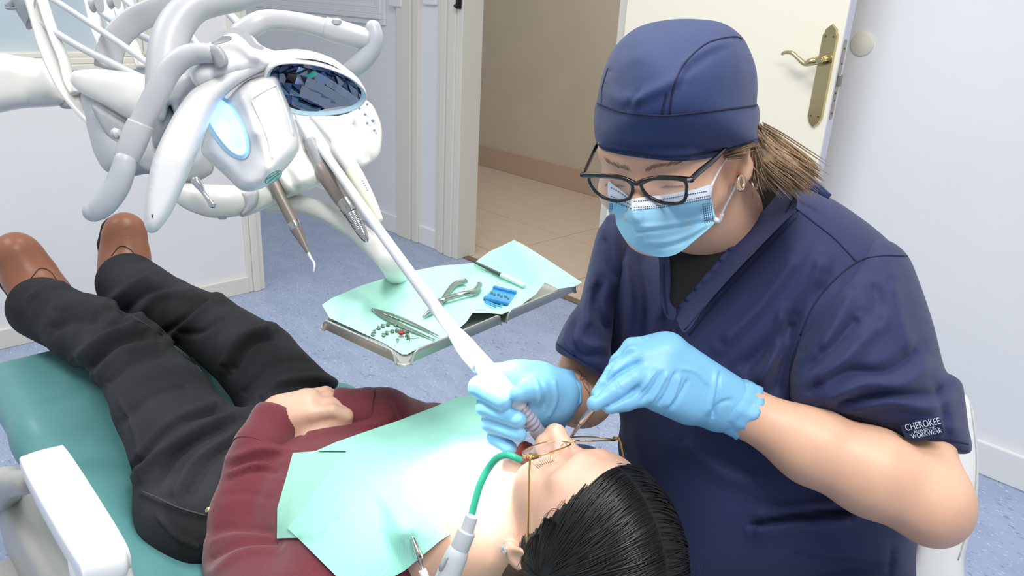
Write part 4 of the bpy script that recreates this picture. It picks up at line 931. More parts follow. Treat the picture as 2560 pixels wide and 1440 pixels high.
# cap: crown, band, seams
cap_o = [(1493, 357), (1487, 320), (1487, 292), (1492, 250), (1504, 194), (1521, 146), (1550, 102), (1599, 66), (1672, 49), (1749, 48), (1808, 58), (1851, 87), (1872, 120), (1890, 170), (1894, 219), (1892, 262), (1897, 292), (1895, 330), (1896, 357), (1866, 372), (1817, 384), (1769, 396), (1720, 402), (1672, 402), (1599, 394), (1540, 384), (1506, 374)]
capd = (DC - CC) @ CD
cap_f = [([(1508, 220), (1560, 250), (1640, 225), (1720, 180)], 16, .006), ([(1570, 282), (1580, 250), (1600, 225)], 6, -.004), ([(1580, 282), (1590, 258), (1606, 240)], 5, .004), ([(1560, 280), (1562, 262), (1558, 240)], 5, -.003), ([(1700, 165), (1760, 125), (1840, 96)], 9, .005), ([(1690, 235), (1720, 180), (1790, 130), (1850, 110)], 9, -.003), ([(1835, 110), (1850, 150), (1850, 190)], 12, .004), ([(1515, 200), (1535, 150), (1570, 110)], 8, -.002), ([(1530, 180), (1570, 150), (1620, 140)], 16, .003)]
capo = inflate('surgical_cap', cap_o, [(1493, 300, capd - .01), (1700, 220, capd - .035), (1890, 300, capd - .01), (1700, 400, capd - .035), (1560, 380, capd - .03)], .112, 210, m_navycap, doc, step=8, sub=3, folds=cap_f, power=.55, above=([dbodyo], .005))
band = inflate('cap_band', [(1491, 256), (1520, 268), (1550, 277), (1599, 284), (1672, 287), (1769, 277), (1866, 265), (1894, 261), (1899, 292), (1897, 330), (1898, 357), (1866, 374), (1817, 386), (1769, 398), (1720, 404), (1672, 404), (1599, 396), (1540, 386), (1506, 376), (1491, 357), (1485, 320), (1485, 292)], [(1493, 300, capd + .012), (1890, 300, capd + .012), (1700, 350, capd + .01)], .004, 14, m_navycap, capo, step=8, sub=2, above=([capo], .001))
for pl in ([(1494, 360), (1520, 372), (1584, 382), (1650, 390), (1710, 389), (1793, 378), (1850, 362), (1895, 347)], [(1494, 259), (1550, 279), (1599, 286), (1672, 289), (1769, 279), (1866, 267), (1891, 263)], [(1674, 286), (1680, 240), (1690, 200), (1710, 160), (1749, 121), (1783, 102), (1832, 92), (1854, 97)], [(1504, 255), (1506, 220), (1520, 170)], [(1655, 286), (1660, 262), (1668, 230)]):
    line_on('cap_seam', [capo, band], pl, .0011, m_thread, capo, off=.0003)
# mask
mk_o = [(1520, 454), (1535, 463), (1556, 478), (1575, 494), (1583, 497), (1600, 494), (1623, 491), (1660, 487), (1696, 481), (1740, 472), (1779, 462), (1779, 486), (1783, 520), (1791, 549), (1783, 561), (1759, 583), (1732, 605), (1708, 625), (1681, 639), (1647, 642), (1611, 633), (1587, 620), (1562, 598), (1548, 576), (1540, 557), (1537, 537), (1522, 533), (1520, 505)]
nz = (dP(0, .115, -.03) - CC) @ CD; ck = (dP(.062, .035, -.045) - CC) @ CD; chn = (dP(0, .098, -.10) - CC) @ CD; ckr = (dP(-.058, .05, -.045) - CC) @ CD
mk_c = [(1583, 505, nz - .004), (1585, 540, nz - .006), (1600, 590, nz + .0), (1640, 636, chn), (1785, 500, ck - .004), (1785, 550, ck), (1522, 480, ckr + .02), (1523, 530, ckr + .02), (1690, 520, (nz + ck) / 2 - .012), (1700, 590, (chn + ck) / 2 - .006)]
def in_white(c):
    ln = np.interp(c[:, 0], [1518, 1550, 1582, 1623, 1696, 1780], [500, 501, 525, 520, 508, 493]); return (c[:, 1] < ln).astype(int)
mask = inflate('face_mask', mk_o, mk_c, .002, 8, [m_mask, m_maskw], doc, step=5, sub=3, matfn=in_white, above=([dbodyo], .003),
    folds=[([(1592, 578), (1660, 572), (1720, 562), (1785, 548)], 5, -.004), ([(1592, 570), (1660, 564), (1720, 553), (1785, 540)], 6, .003), ([(1596, 618), (1660, 616), (1720, 598), (1775, 565)], 5, -.004), ([(1596, 608), (1660, 606), (1720, 588), (1780, 556)], 6, .003), ([(1594, 560), (1598, 590), (1600, 615)], 6, -.002), ([(1583, 500), (1585, 530), (1590, 560)], 10, .004), ([(1604, 520), (1600, 560), (1612, 600)], 9, -.002)])
def dashes(p0, p1, n, dip=None):
    mb = MB(); pts = catmull([p0] + (dip or []) + [p1], 14)
    cum = np.concatenate([[0], np.cumsum(np.linalg.norm(np.diff(pts, axis=0), axis=1))])
    for i in range(n):
        a, b = (i + .2) / n * cum[-1], (i + .75) / n * cum[-1]; W = []
        for s_ in (a, b):
            x = np.interp(s_, cum, pts[:, 0]); y = np.interp(s_, cum, pts[:, 1]); d = surf_depth(mask, x, y)
            if d is None: break
            W.append(P(x, y, d - .0004))
        if len(W) == 2: V, Fc = sweep(W, .0006, 4); mb.add(V, Fc)
    if mb.v: mb.build('stitch', m_ink, mask)
dashes((1584, 504), (1768, 478), 34, [(1660, 497)]); dashes((1584, 519), (1775, 489), 36, [(1660, 512)]); dashes((1584, 525), (1777, 496), 36, [(1660, 517)])
dashes((1526, 468), (1576, 500), 9, [(1548, 480)]); dashes((1526, 490), (1578, 512), 9); dashes((1528, 502), (1580, 522), 9)
for k_ in range(5): dashes((1757 + 5 * k_, 508 - k_), (1763 + 5.2 * k_, 560 - 1.5 * k_), 9)
for k_ in range(2): dashes((1525 + 5 * k_, 508), (1525 + 5 * k_, 530), 4)
m_loop = mat('ear_loop_white', (236, 236, 240), .7)
erd = (dP(.080, -.004, .01) - CC) @ CD
line_on('ear_loop', [dbodyo], [(1778, 466), (1790, 440), (1805, 412), (1819, 392)], .0014, m_loop, mask, off=.0015, n=8, default=ck)
line_on('ear_loop', [dbodyo, mask], [(1797, 552), (1806, 530), (1822, 498), (1836, 470), (1844, 448)], .0015, m_loop, mask, off=.0018, n=8, default=ck)
line_on('loop_tab', [dbodyo, mask], [(1790, 550), (1797, 552), (1804, 534)], .003, m_loop, mask, off=.001, n=8, default=ck)
# earring
er0 = P(1849, 441, erd - .006)
er0 = on([dbodyo], 1851, 440, .004, erd)
hoop = [er0 + CX * (.0042 * math.sin(a)) * 1 - CY * (.0075 - .0075 * math.cos(a)) + CD * .003 * math.sin(a) for a in np.linspace(0, 2 * math.pi, 24, endpoint=False)]
V, Fc = sweep(hoop, .0030, 10, closed=True); put('hoop_earring', mesh(V, Fc), mat('pale_gold', (226, 205, 170), .15, 1), doc)
# hair: strands over the temple, ponytail
hb = MB()
def lock(pts, r, n, spread, mb):
    for i in range(n):
        o = rng.normal(0, 1, 3) * spread
        W = [P(x, y, d) + o * (.5 + .9 * j / len(pts)) for j, (x, y, d) in enumerate(pts)]
        c = catmull(W, 5); V, Fc = sweep(c, np.interp(np.linspace(0, 1, len(c)), [0, .2, .75, 1], [r, r, r * .8, r * .15]), 4, False); mb.add(V, Fc)
hd_ = erd + .02
lock([(1890, 320, hd_), (1930, 350, hd_ + .03), (1985, 395, hd_ + .04), (2030, 435, hd_ + .04)], .0009, 270, .006, hb)
lock([(1888, 345, hd_), (1915, 385, hd_ + .02), (1960, 420, hd_ + .03), (2010, 462, hd_ + .035)], .0009, 270, .0075, hb)
lock([(1885, 360, hd_), (1900, 400, hd_ + .015), (1930, 430, hd_ + .02), (1960, 455, hd_ + .03)], .0009, 240, .007, hb)
lock([(1885, 370, hd_), (1890, 410, hd_ + .015), (1895, 435, hd_ + .02), (1905, 458, hd_ + .03)], .0009, 180, .005, hb)
lock([(1760, 399, ck + .0), (1800, 388, ck + .01), (1840, 376, erd - .012), (1885, 362, erd - .008)], .0006, 40, .0022, hb)
lock([(1780, 396, ck + .0), (1815, 390, ck + .008), (1850, 384, erd - .012), (1870, 372, erd - .010)], .0005, 26, .0025, hb)
hairD = inflate('hair', [(1885, 310), (1915, 335), (1965, 375), (2020, 425), (2030, 445), (2000, 462), (1960, 452), (1920, 450), (1897, 440), (1885, 400), (1878, 360)], [(1890, 350, hd_ + .012), (2020, 440, hd_ + .045), (1900, 440, hd_ + .03)], .02, 30, m_blond, doc, step=9)
hb.build('hair_strands', m_blond, hairD, kind='stuff')
# brows and closed-down lids behind the lenses
m_brow = mat('brow_taupe', (164, 128, 106), .7)
for e, pts in ((1, [(1614, 426), (1640, 416), (1672, 411), (1700, 409)]), (-1, [(1574, 426), (1560, 419), (1540, 414), (1516, 402)])):
    mb = MB(); c = catmull(pts, 12)
    for i, (x, y) in enumerate(c[:-1]):
        for _ in range(3):
            xx, yy = x + rng.normal(0, 2), y + rng.normal(0, 2.2); d = surf_depth(dbodyo, xx, yy)
            if d is None: continue
            dx, dy = (c[i + 1] - c[i]); L_ = math.hypot(dx, dy) + 1e-6
            V, Fc = sweep([P(xx, yy, d + .0003), P(xx + dx / L_ * 8, yy + dy / L_ * 8 - 3, (surf_depth(dbodyo, xx + dx / L_ * 8, yy + dy / L_ * 8 - 3) or d) - .0004)], [.0004, .0002], 4); mb.add(V, Fc)
    if mb.v: mb.build('eyebrow', m_brow, doc)
for e in (-1, 1):
    lash = MB()
    for i in range(26):
        u = i / 25; l = e * (.018 + .027 * u); f0 = .0865 - .006 * abs(u - .4)
        a = dP(l, f0, -.003); b = dP(l + e * .004 * (u - .3), f0 + .004, -.006); V, Fc = sweep([a, b], [.0003, .00012], 4); lash.add(V, Fc)
    lash.build('eyelashes', m_lash, doc)
    tube('lid_line', [(*dP(e * (.0165 + .029 * u), .0862 - .006 * abs(u - .4) - .003 * u * u, -.0035), .0008) for u in (0, .25, .5, .75, 1)], mat('lid_brown', (120, 84, 72), .6), doc, n=6)
    tube('lid_crease', [(*dP(e * (.0165 + .029 * u), .0872 - .006 * abs(u - .4) - .004 * u * u, .0075 + .002 * math.sin(3 * u)), .0004) for u in (0, .25, .5, .75, 1)], mat('crease_brown', (164, 122, 104), .6), doc, n=6)
# black glasses
gd = empty('eyeglasses', dP(0, .1, 0), 'black plastic framed eyeglasses worn by the dentist over the mask', 'eyeglasses')
gn = dF * .97 - dU * .22; gn /= np.linalg.norm(gn); g0 = dP(0, .107, 0)
def G(x, y, o=0): r = ray(x, y); return CC + r * (((g0 - CC) @ gn + o) / (r @ gn))
lensR = [(1603, 462), (1618, 452), (1640, 446.5), (1684, 447), (1708, 450), (1716, 462), (1715, 488), (1707, 504), (1688, 509), (1660, 507), (1634, 498), (1614, 484)]
lensLf = [(1477, 440), (1508, 441), (1540, 443), (1564, 449), (1579, 461), (1581, 478), (1574, 494), (1562, 500), (1540, 502), (1512, 495), (1488, 478), (1474, 455)]
for o_ in (lensR, lensLf):
    c = [G(x, y) for x, y in catmull_closed(o_, 6)]; V, Fc = sweep(c, .0019, 8, closed=True, up=gn, flat=(1.1, 1)); put('rim', mesh(V, Fc), m_frame, gd)
    mid = np.mean(c, 0); put('lens', mesh([mid + gn * .001] + c, [(0, 1 + j, 1 + (j + 1) % len(c)) for j in range(len(c))]), mat('glass_lens', (225, 232, 240), .02, spec=.7, alpha=.1), gd)
def gt(name, pts, **k): return tube(name, [(*G(x, y), r) for x, y, r in pts], m_frame, gd, **k)
gt('brow_bar', [(1456, 438, .003), (1477, 438, .0027), (1508, 439, .0024), (1545, 442, .0024), (1572, 451, .0026), (1591, 459, .0026), (1608, 452, .0026), (1640, 444.5, .0024), (1684, 445, .0026), (1710, 448, .003), (1728, 450, .003)], n=10, round_ends=True)
hR, hL2 = G(1728, 449), G(1458, 438)
tube('temple', [(*hR, .003), (*(hR + (dP(.076, .06, .02) - hR) * .35), .003), (*dP(.077, .05, .018), .0026), (*dP(.081, .0, .022), .0022)], m_frame, gd, flat=(1.3, .7), n=10)
tube('temple', [(*hL2, .003), (*P(1475, 400, (hL2 - CC) @ CD + .025), .003), (*P(1492, 365, (hL2 - CC) @ CD + .055), .0028), (*dP(-.079, .0, .022), .0022)], m_frame, gd, flat=(1.3, .7), n=10)
ptube('hinge_accent', [(1719, 449, (G(1719, 449) - CC) @ CD - .003, .0018), (1727, 448, (G(1727, 448) - CC) @ CD - .003, .0016)], mat('silver_accent', (190, 180, 186), .2, 1), gd, n=8)
# stool behind the dentist
m_stool = mat('stool_white', (226, 228, 228), .35)
st = empty('dentist_stool', (-.20, 1.10, 0), 'white moulded stool back behind the dentist by the wall', 'stool')
inflate('backrest', [(2405, 985), (2432, 1020), (2441, 1075), (2447, 1165), (2440, 1275), (2412, 1390), (2398, 1480), (2265, 1480), (2285, 1360), (2330, 1210), (2370, 1060)], [(2400, 1000, 1.09), (2430, 1180, 1.07), (2330, 1450, 1.05)], .022, 40, m_stool, st, step=14)
line_on('backrest_groove', [c for c in st.children], [(2425, 1010), (2436, 1090), (2440, 1170), (2430, 1280), (2395, 1400)], .001, m_chairgrey, st, default=1.06)
sc_ = P(2080, 1500, 1.12) * [1, 1, 0]
turned('seat', (*sc_[:2], .255), (*sc_[:2], 1), [(0, .17), (.03, .19), (.06, .185), (.075, .15), (.08, 0)], mat('stool_teal', (90, 150, 150), .5), st, n=32)
turned('post', (*sc_[:2], .08), (*sc_[:2], 1), [(0, .04), (.05, .03), (.18, .025)], m_steelplate, st)
for i in range(5):
    a = 2 * math.pi * i / 5 + .3; e_ = np.array([sc_[0] + .26 * math.cos(a), sc_[1] + .26 * math.sin(a), .07])
    tube('foot', [(*sc_[:2], .09, .022), (*e_, .015)], m_steelplate, st, n=8)
    turned('caster', e_ + [-.012 * math.sin(a), .012 * math.cos(a), -.042], e_ + [.1 * math.sin(a), -.1 * math.cos(a), -.042], [(0, .024), (.003, .027), (.021, .027), (.024, .024)], m_dark, st, n=14)
# ================================================================= dental lamp
m_lampw = mat('lamp_white', (222, 223, 224), .3, coat=.15)
m_lampg = mat('lamp_grey', (186, 188, 191), .35)
m_lampd = mat('lamp_dark_grey', (150, 153, 156), .4)
m_mirror = mat('facet_mirror', (140, 155, 180), .03, 1)
m_ice = mat('lens_rim_ice', (190, 226, 240), .25)
lamp = empty('dental_lamp', P(560, 160, .88), 'white dental operating lamp with two handles and faceted reflector above the patient', 'lamp')
ptube('lamp_arm', [(700, -40, 1.0, .016), (600, -8, .97, .017), (540, 2, .955, .018), (480, 20, .94, .020), (437, 70, .93, .0215), (416, 140, .92, .022), (412, 235, .91, .022)], m_lampg, lamp, n=20, round_ends=True)
ptube('arm_seam', [(445, -2, .945, .0012), (408, 45, .935, .0012), (384, 90, .928, .0012), (369, 140, .92, .0012), (366, 190, .915, .0012)], m_dark, lamp, n=6)
wing = inflate('reflector_shell', [(364, 572), (379, 583), (400, 572), (430, 530), (465, 452), (495, 379), (517, 323), (542, 267), (581, 224), (637, 189), (700, 166), (740, 150), (735, 128), (680, 128), (603, 155), (538, 185), (482, 224), (456, 254), (430, 293), (400, 353), (379, 409), (364, 486), (359, 538)],
    [(380, 560, .79), (450, 400, .80), (520, 260, .82), (640, 170, .845), (735, 140, .86)], .024, 26, m_lampw, lamp, step=6, relax=6)
line_on('shell_mark', wing, [(380, 536), (381, 543)], .0006, m_dark, wing, default=.79)
hub = inflate('lamp_hub', [(470, 160), (500, 125), (540, 95), (585, 80), (628, 88), (652, 112), (690, 127), (735, 130), (700, 160), (620, 185), (550, 205), (490, 215)], [(480, 170, .84), (600, 120, .86), (700, 145, .86)], .04, 50, m_lampw, lamp, step=8)
inflate('hub_button', [(528, 105), (548, 92), (575, 90), (578, 98), (560, 106), (535, 112)], [(550, 100, .83)], .002, 6, m_lampd, hub, step=5, above=([hub], .001))
# grey yoke under the near handle
inflate('yoke', [(395, 250), (430, 205), (470, 180), (520, 168), (566, 172), (560, 186), (520, 200), (482, 226), (456, 254), (440, 292), (425, 262), (412, 300), (398, 300)], [(420, 240, .875), (540, 180, .855)], .02, 20, m_lampg, lamp, step=7)
inflate('yoke_pocket', [(380, 300), (398, 272), (422, 266), (434, 288), (415, 330), (400, 360), (388, 372), (380, 350)], [(400, 310, .885)], .012, 16, m_lampd, lamp, step=7)
inflate('joint_cover', [(372, 270), (395, 245), (440, 250), (450, 280), (410, 340), (395, 380), (378, 372), (368, 320)], [(400, 310, .905)], .018, 16, m_lampw, lamp, step=7)
# light module
mod = inflate('light_module', [(575, 240), (610, 205), (646, 190), (689, 187), (706, 224), (727, 275), (745, 327), (749, 366), (732, 400), (697, 440), (671, 463), (640, 476), (615, 479), (594, 470), (560, 437), (517, 398), (503, 375), (512, 335), (535, 285)],
    [(600, 230, .850), (640, 330, .838), (672, 420, .830), (625, 470, .835), (690, 200, .862), (740, 330, .868), (700, 430, .846), (560, 300, .885), (590, 380, .872), (520, 370, .885), (580, 450, .860), (600, 420, .862)], .045, 34, m_lampw, lamp, step=7, power=.5, relax=6,
    folds=[([(600, 235), (640, 330), (672, 420), (640, 470)], 7, .003)])
line_on('panel_groove', mod, [(680, 398), (670, 350), (655, 310), (634, 262), (630, 250), (640, 240), (684, 216), (694, 220), (715, 275), (733, 340)], .0011, m_lampw, mod, default=.8, off=.0002)
lens_o = [(525, 250), (545, 246), (570, 262), (595, 300), (612, 345), (614, 378), (600, 388), (575, 375), (545, 340), (522, 300), (515, 270)]
inflate('lens_bezel', [(519, 244), (546, 238), (576, 256), (604, 298), (622, 348), (622, 385), (604, 398), (572, 384), (538, 346), (514, 304), (508, 268)], [(540, 270, .85), (600, 370, .84)], .004, 10, m_ice, mod, step=6, above=([mod], .002))
inflate('light_lens', lens_o, [(540, 270, .845), (600, 370, .832)], .006, 24, mat('led_lens', (225, 240, 255), .3, emit=(150, 200, 255, 1.0)), mod, step=6, above=([mod], .007))
lg = [(684 + 24 * math.cos(a) * math.cos(-.6) - 10 * math.sin(a) * math.sin(-.6), 443 + 24 * math.cos(a) * math.sin(-.6) + 10 * math.sin(a) * math.cos(-.6)) for a in np.linspace(0, 2 * math.pi, 16, endpoint=False)]
logo = inflate('oval_badge', lg, [(684, 443, .83)], .001, 4, mat('badge_mint', (150, 205, 200), .3), mod, step=5, above=([mod], .0015))
line_on('badge_ring', [logo, mod], lg + lg[:1], .0005, mat('badge_teal', (70, 140, 135), .3), mod, default=.83)
for o_ in (-4, 4): line_on('badge_stroke', [logo, mod], [(668 + o_ / 2, 452 + o_), (682, 443 + o_ * .8), (698 + o_ / 3, 432 + o_ * .4)], .0006, MATS['badge_teal'], mod, default=.83)
# elliptical reflector with facets
dc_ = P(797, 226, .865); mouth = P(1320, 1112, .79)
nrm = CX * .30 - CY * .70 - CD * .62; nrm /= np.linalg.norm(nrm)
def onpl(x, y, o=0): r = ray(x, y); return CC + r * (((dc_ - CC) @ nrm + o) / (r @ nrm))
rim_px = catmull_closed([(682, 168), (732, 157), (796, 164), (861, 187), (900, 216), (910, 241), (893, 264), (852, 278), (796, 284), (735, 278), (690, 250), (668, 205)], 6)
rim = np.array([onpl(*p) for p in rim_px]); cen = rim.mean(0); nr = len(rim)
rim_out = np.array([onpl(*(np.array([797, 226]) + (p - [797, 226]) * 1.06)) for p in rim_px])
V = []; Fc = []
for ring, off in ((rim, .0), (rim + (rim_out - rim) * .5, .004), (rim_out, .001), (rim_out, -.006), (rim_out * .96 + cen * .04, -.018), (rim_out * .75 + cen * .25, -.042), (rim_out * .4 + cen * .6, -.055), (rim_out * .02 + cen * .98, -.058)):
    V += [p + nrm * off for p in ring]
for i in range(7):
    for j in range(nr): Fc.append((i * nr + j, i * nr + (j + 1) % nr, (i + 1) * nr + (j + 1) % nr, (i + 1) * nr + j))
refl = put('reflector_dish', mesh(V, Fc), m_lampw, lamp)
V = []; Fc = []
for sc_a, sc_b in ((1.0, 1.0), (.955, .955)): V += [cen + (p - cen) * sc_a + nrm * (.0025 if sc_a == 1 else .001) for p in rim]
V = [cen + (p - cen) * 1.02 + nrm * .003 for p in rim] + [cen + (p - cen) * .95 + nrm * -.002 for p in rim]
put('reflector_rim', mesh(V, [(j, (j + 1) % nr, nr + (j + 1) % nr, nr + j) for j in range(nr)]), m_ice, refl)
ux = rim[np.argmax(np.linalg.norm(rim - cen, axis=1))] - cen; la = np.linalg.norm(ux); ux /= la; uy = np.cross(nrm, ux); lb = np.abs((rim - cen) @ uy).max()
rows = 7; cols = 9
for i in range(rows):
    for j in range(cols):
        a0 = -1 + 2 * i / rows; a1 = -1 + 2 * (i + 1) / rows; b0 = -1 + 2 * j / cols + (i % 2) * .06; b1 = b0 + 2 / cols
        pts = []
        if (max(abs(a0), abs(a1)) ** 2 + max(abs(b0), abs(b1)) ** 2) > 1.75: continue
        for a, b in ((a0, b0), (a0, b1), (a1, b1), (a1, b0)):
            r2 = a * a + b * b; f_ = min(1, .97 / math.sqrt(r2)) if r2 > .94 else 1
            a_, b_ = a * f_, b * f_; pts.append(cen + ux * la * .96 * b_ + uy * lb * .96 * a_ - nrm * (.030 * (1 - min(1, a_ * a_ + b_ * b_)) + .002))
        c = np.mean(pts, 0); tl = .0003 * ((i * 3 + j * 5) % 4 - 1.5)
        pts = [p + nrm * tl * (1 if k < 2 else -1) for k, p in enumerate(pts)]
        put('mirror_facet', mesh(pts, [(0, 1, 2, 3)], False), m_mirror, refl)
# near handle
nh_ = inflate('handle_bracket', [(500, 124), (520, 112), (545, 114), (563, 132), (571, 152), (566, 168), (548, 176), (535, 160), (525, 140)], [(535, 145, .80)], .010, 14, m_lampd, lamp, step=6)
ptube('handle_bar', [(528, 134, .80, .0100), (490, 134, .80, .0108), (452, 148, .798, .0116), (420, 180, .797, .0122), (396, 225, .796, .0122), (370, 275, .796, .0118), (344, 325, .796, .0114)], m_lampg, lamp, n=18, round_ends=True)
ptube('handle_sleeve', [(352, 308, .796, .0128), (340, 338, .796, .0136), (326, 372, .796, .0134), (316, 398, .796, .0122)], m_lampg, lamp, n=18, round_ends=False)
ptube('handle_grip', [(313, 402, .792, .0110), (307, 428, .792, .0118), (292, 466, .793, .0126), (270, 498, .794, .0128), (248, 520, .795, .0122), (234, 529, .795, .0108)], mat('grip_grey', (182, 186, 192), .35), lamp, n=18, round_ends=True)
turned('handle_screw', P(300, 332, .79), P(290, 334, .79), [(0, .004), (.004, .006), (.007, .005), (.008, 0)], m_lampg, lamp, n=14)
# far handle
inflate('handle_bracket', [(520, 100), (545, 80), (580, 70), (610, 74), (628, 90), (640, 108), (660, 118), (655, 125), (630, 118), (612, 100), (590, 84), (565, 86), (535, 104)], [(590, 85, .80)], .006, 6, m_lampg, lamp, step=5, above=([hub], .002))
ptube('handle_bar', [(600, 84, .90, .0125), (628, 66, .90, .0130), (660, 52, .905, .0125), (700, 50, .908, .0115), (760, 58, .91, .0112), (830, 75, .915, .0118)], m_lampg, lamp, n=18, round_ends=True)
ptube('handle_sleeve', [(812, 70, .914, .0132), (845, 79, .917, .0138), (885, 90, .92, .0135), (925, 100, .923, .0120)], m_lampg, lamp, n=18)
ptube('handle_grip', [(933, 70, .92, .0095), (936, 95, .922, .0108), (927, 125, .926, .0116), (906, 152, .93, .0118), (880, 174, .935, .0108), (862, 186, .94, .0098)], MATS['grip_grey'], lamp, n=18, round_ends=True)
turned('handle_screw', P(842, 62, .905), P(842, 50, .905), [(0, .004), (.004, .006), (.007, .005), (.008, 0)], m_lampg, lamp, n=14)
# the lamp's own light: from the two reflectors towards the mouth
for nm, pos, pw in (('lamp_beam', dc_ + nrm * .02, 24), ('lamp_beam', P(520, 470, .80), 4.5)):
    l = bpy.data.lights.new(nm, 'SPOT'); l.energy = pw; l.color = (.86, .94, 1); l.spot_size = math.radians(26 if pw > 10 else 30); l.spot_blend = .35; l.shadow_soft_size = .035
    o = bpy.data.objects.new(nm, l); COL.objects.link(o); o.location = tuple(pos)
    o.rotation_euler = (Vector(tuple(P(1190, 1030, .94) if pw > 10 else P(1120, 1270, .92))) - Vector(tuple(pos))).to_track_quat('-Z', 'Y').to_euler(); o.parent = lamp; o.location = Vector(tuple(pos)) - Vector(lamp.location)
# ================================================================= instrument unit
m_unitw = mat('unit_white', (226, 226, 220), .3, coat=.2)
m_unitg = mat('unit_grey', (182, 185, 188), .4)
m_unitd = mat('unit_dark_grey', (158, 162, 166), .45)  # deeper grey for the unit's panel, hook and small parts
m_hose = mat('hose_grey', (196, 200, 204), .45)
unit = empty('instrument_unit', P(400, 400, 1.25), 'white and grey dental instrument unit with spring arms behind the lamp', 'dental unit')
inflate('unit_body', [(202, 225), (213, 300), (224, 344), (237, 387), (267, 430), (327, 441), (378, 436), (430, 470), (461, 468), (528, 435), (536, 412), (570, 320), (520, 230), (400, 200), (280, 190)], [(220, 300, 1.26), (450, 440, 1.20), (500, 300, 1.24)], .08, 60, m_unitg, unit, step=14)
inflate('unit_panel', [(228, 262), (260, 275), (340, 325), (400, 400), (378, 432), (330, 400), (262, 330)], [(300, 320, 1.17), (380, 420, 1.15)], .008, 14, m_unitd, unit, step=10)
inflate('unit_top', [(175, 205), (179, 184), (190, 176), (241, 173), (301, 178), (400, 196), (480, 240), (480, 330), (400, 338), (319, 297), (258, 262), (203, 232)], [(200, 200, 1.22), (320, 250, 1.16), (440, 300, 1.14)], .03, 30, m_unitw, unit, step=10)
hold = inflate('holder_front', [(599, 535), (612, 542), (669, 519), (714, 497), (759, 481), (804, 461), (858, 436), (899, 423), (936, 402), (952, 377), (955, 323), (942, 282), (922, 254), (880, 238), (800, 250), (720, 290), (650, 380), (612, 470), (617, 500)],
    [(610, 520, 1.20), (700, 450, 1.215), (800, 380, 1.235), (930, 320, 1.26), (850, 260, 1.29)], .045, 55, m_unitw, unit, step=8,
    folds=[(a_, b_, c_ * 1.7) for a_, b_, c_ in [([(660, 430), (690, 470), (705, 500)], 10, -.012), ([(720, 400), (745, 440), (765, 475)], 16, .010), ([(690, 420), (715, 455), (735, 488)], 8, .008), ([(770, 360), (800, 410), (820, 450)], 10, -.014), ([(830, 320), (860, 370), (880, 420)], 14, .010), ([(880, 300), (905, 360), (915, 405)], 9, -.012), ([(850, 330), (872, 380), (890, 425)], 7, -.008)]])
ptube('holder_bar', [(448, 478, 1.16, .016), (480, 492, 1.15, .021), (530, 503, 1.15, .025), (580, 503, 1.16, .024), (620, 500, 1.18, .020)], m_unitw, unit, n=20, round_ends=True)
inflate('bar_collar', [(598, 480), (622, 478), (640, 470), (648, 485), (640, 515), (612, 540), (599, 536), (612, 512)], [(620, 510, 1.165)], .018, 18, m_unitg, unit, step=8)
ptube('bar_foot', [(555, 528, 1.15, .0065), (556, 548, 1.15, .006)], m_unitd, unit, n=14)
ptube('chrome_lever', [(490, 452, 1.10, .007), (500, 466, 1.10, .006), (508, 480, 1.10, .0035), (522, 500, 1.10, .0036), (531, 512, 1.10, .005)], mat('chrome', (210, 214, 218), .1, 1), unit, n=12, round_ends=True)
m_btn = mat('button_grey', (206, 214, 222), .4); m_icon = mat('button_icon', (110, 124, 140), .5)
for k_, (x, y) in enumerate(((899, 272), (918, 262), (913, 287), (932, 303), (918, 309), (936, 327))):
    c = on(hold, x, y, .0005, 1.24); n_ = -ray(x, y) * .8 + ZZ * .4; b_ = turned('button', c, c + n_, [(0, .0055), (.0012, .0055), (.0018, .0045), (.0019, 0)], m_btn, unit, n=16)
    c2 = c + n_ / np.linalg.norm(n_) * .0022; turned('button_icon', c2, c2 + n_, [(0, .0022 if k_ != 3 else .003), (.0004, .002), (.0005, 0)], m_icon, b_, n=6)
# tray arm
te = Pz(1010, 705, .705)
tube('tray_arm', [(*P(660, 515, 1.22), .012), (*P(700, 510, 1.22), .013), (*P(755, 512, 1.21), .0142), (*P(820, 534, 1.20), .0150), (*P(885, 572, 1.195), .0158), (*P(935, 615, 1.19), .0165), (*P(978, 660, 1.19), .018), (*te, .02), (*(te + np.array([.02, .06, .002])), .014)], m_unitw, unit, n=18)
# whip arms, pulleys and hoses
def whip(pts, r, m=m_unitw, flat=(1.5, .55), name='whip_arm', **k): return ptube(name, [(x, y, d, r) for x, y, d in pts], m, unit, flat=flat, n=12, **k)
whip([(80, -20, 1.30), (98, 40, 1.30), (118, 110, 1.29), (140, 165, 1.28), (165, 215, 1.27), (195, 258, 1.26), (235, 300, 1.25), (268, 322, 1.245)], .0125, flat=(.5, 1.25))
whip([(100, -20, 1.29), (120, 45, 1.285), (140, 100, 1.28), (160, 150, 1.27), (172, 200, 1.265), (190, 235, 1.255)], .008, flat=(.5, 1.1))
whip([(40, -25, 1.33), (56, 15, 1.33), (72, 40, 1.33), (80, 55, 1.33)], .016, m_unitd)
whip([(16, 18, 1.34), (34, 8, 1.34), (58, 4, 1.335), (66, 12, 1.33), (40, 22, 1.335), (20, 22, 1.34)], .004, m_unitd, name='hook')
for x, y, r in ((94, 18, .020), (240, 8, .016), (284, 2, .014)):
    c = P(x, y, 1.31); turned('pulley', c - CX * .006, c + CX * .1, [(0, r), (.003, r * .8), (.006, r * .7), (.009, r * .8), (.012, r)], m_unitg, unit, n=24)
whip([(222, -20, 1.42), (240, 60, 1.41), (258, 110, 1.40), (275, 165, 1.38), (282, 200, 1.37)], .010, flat=(.5, 1.2))
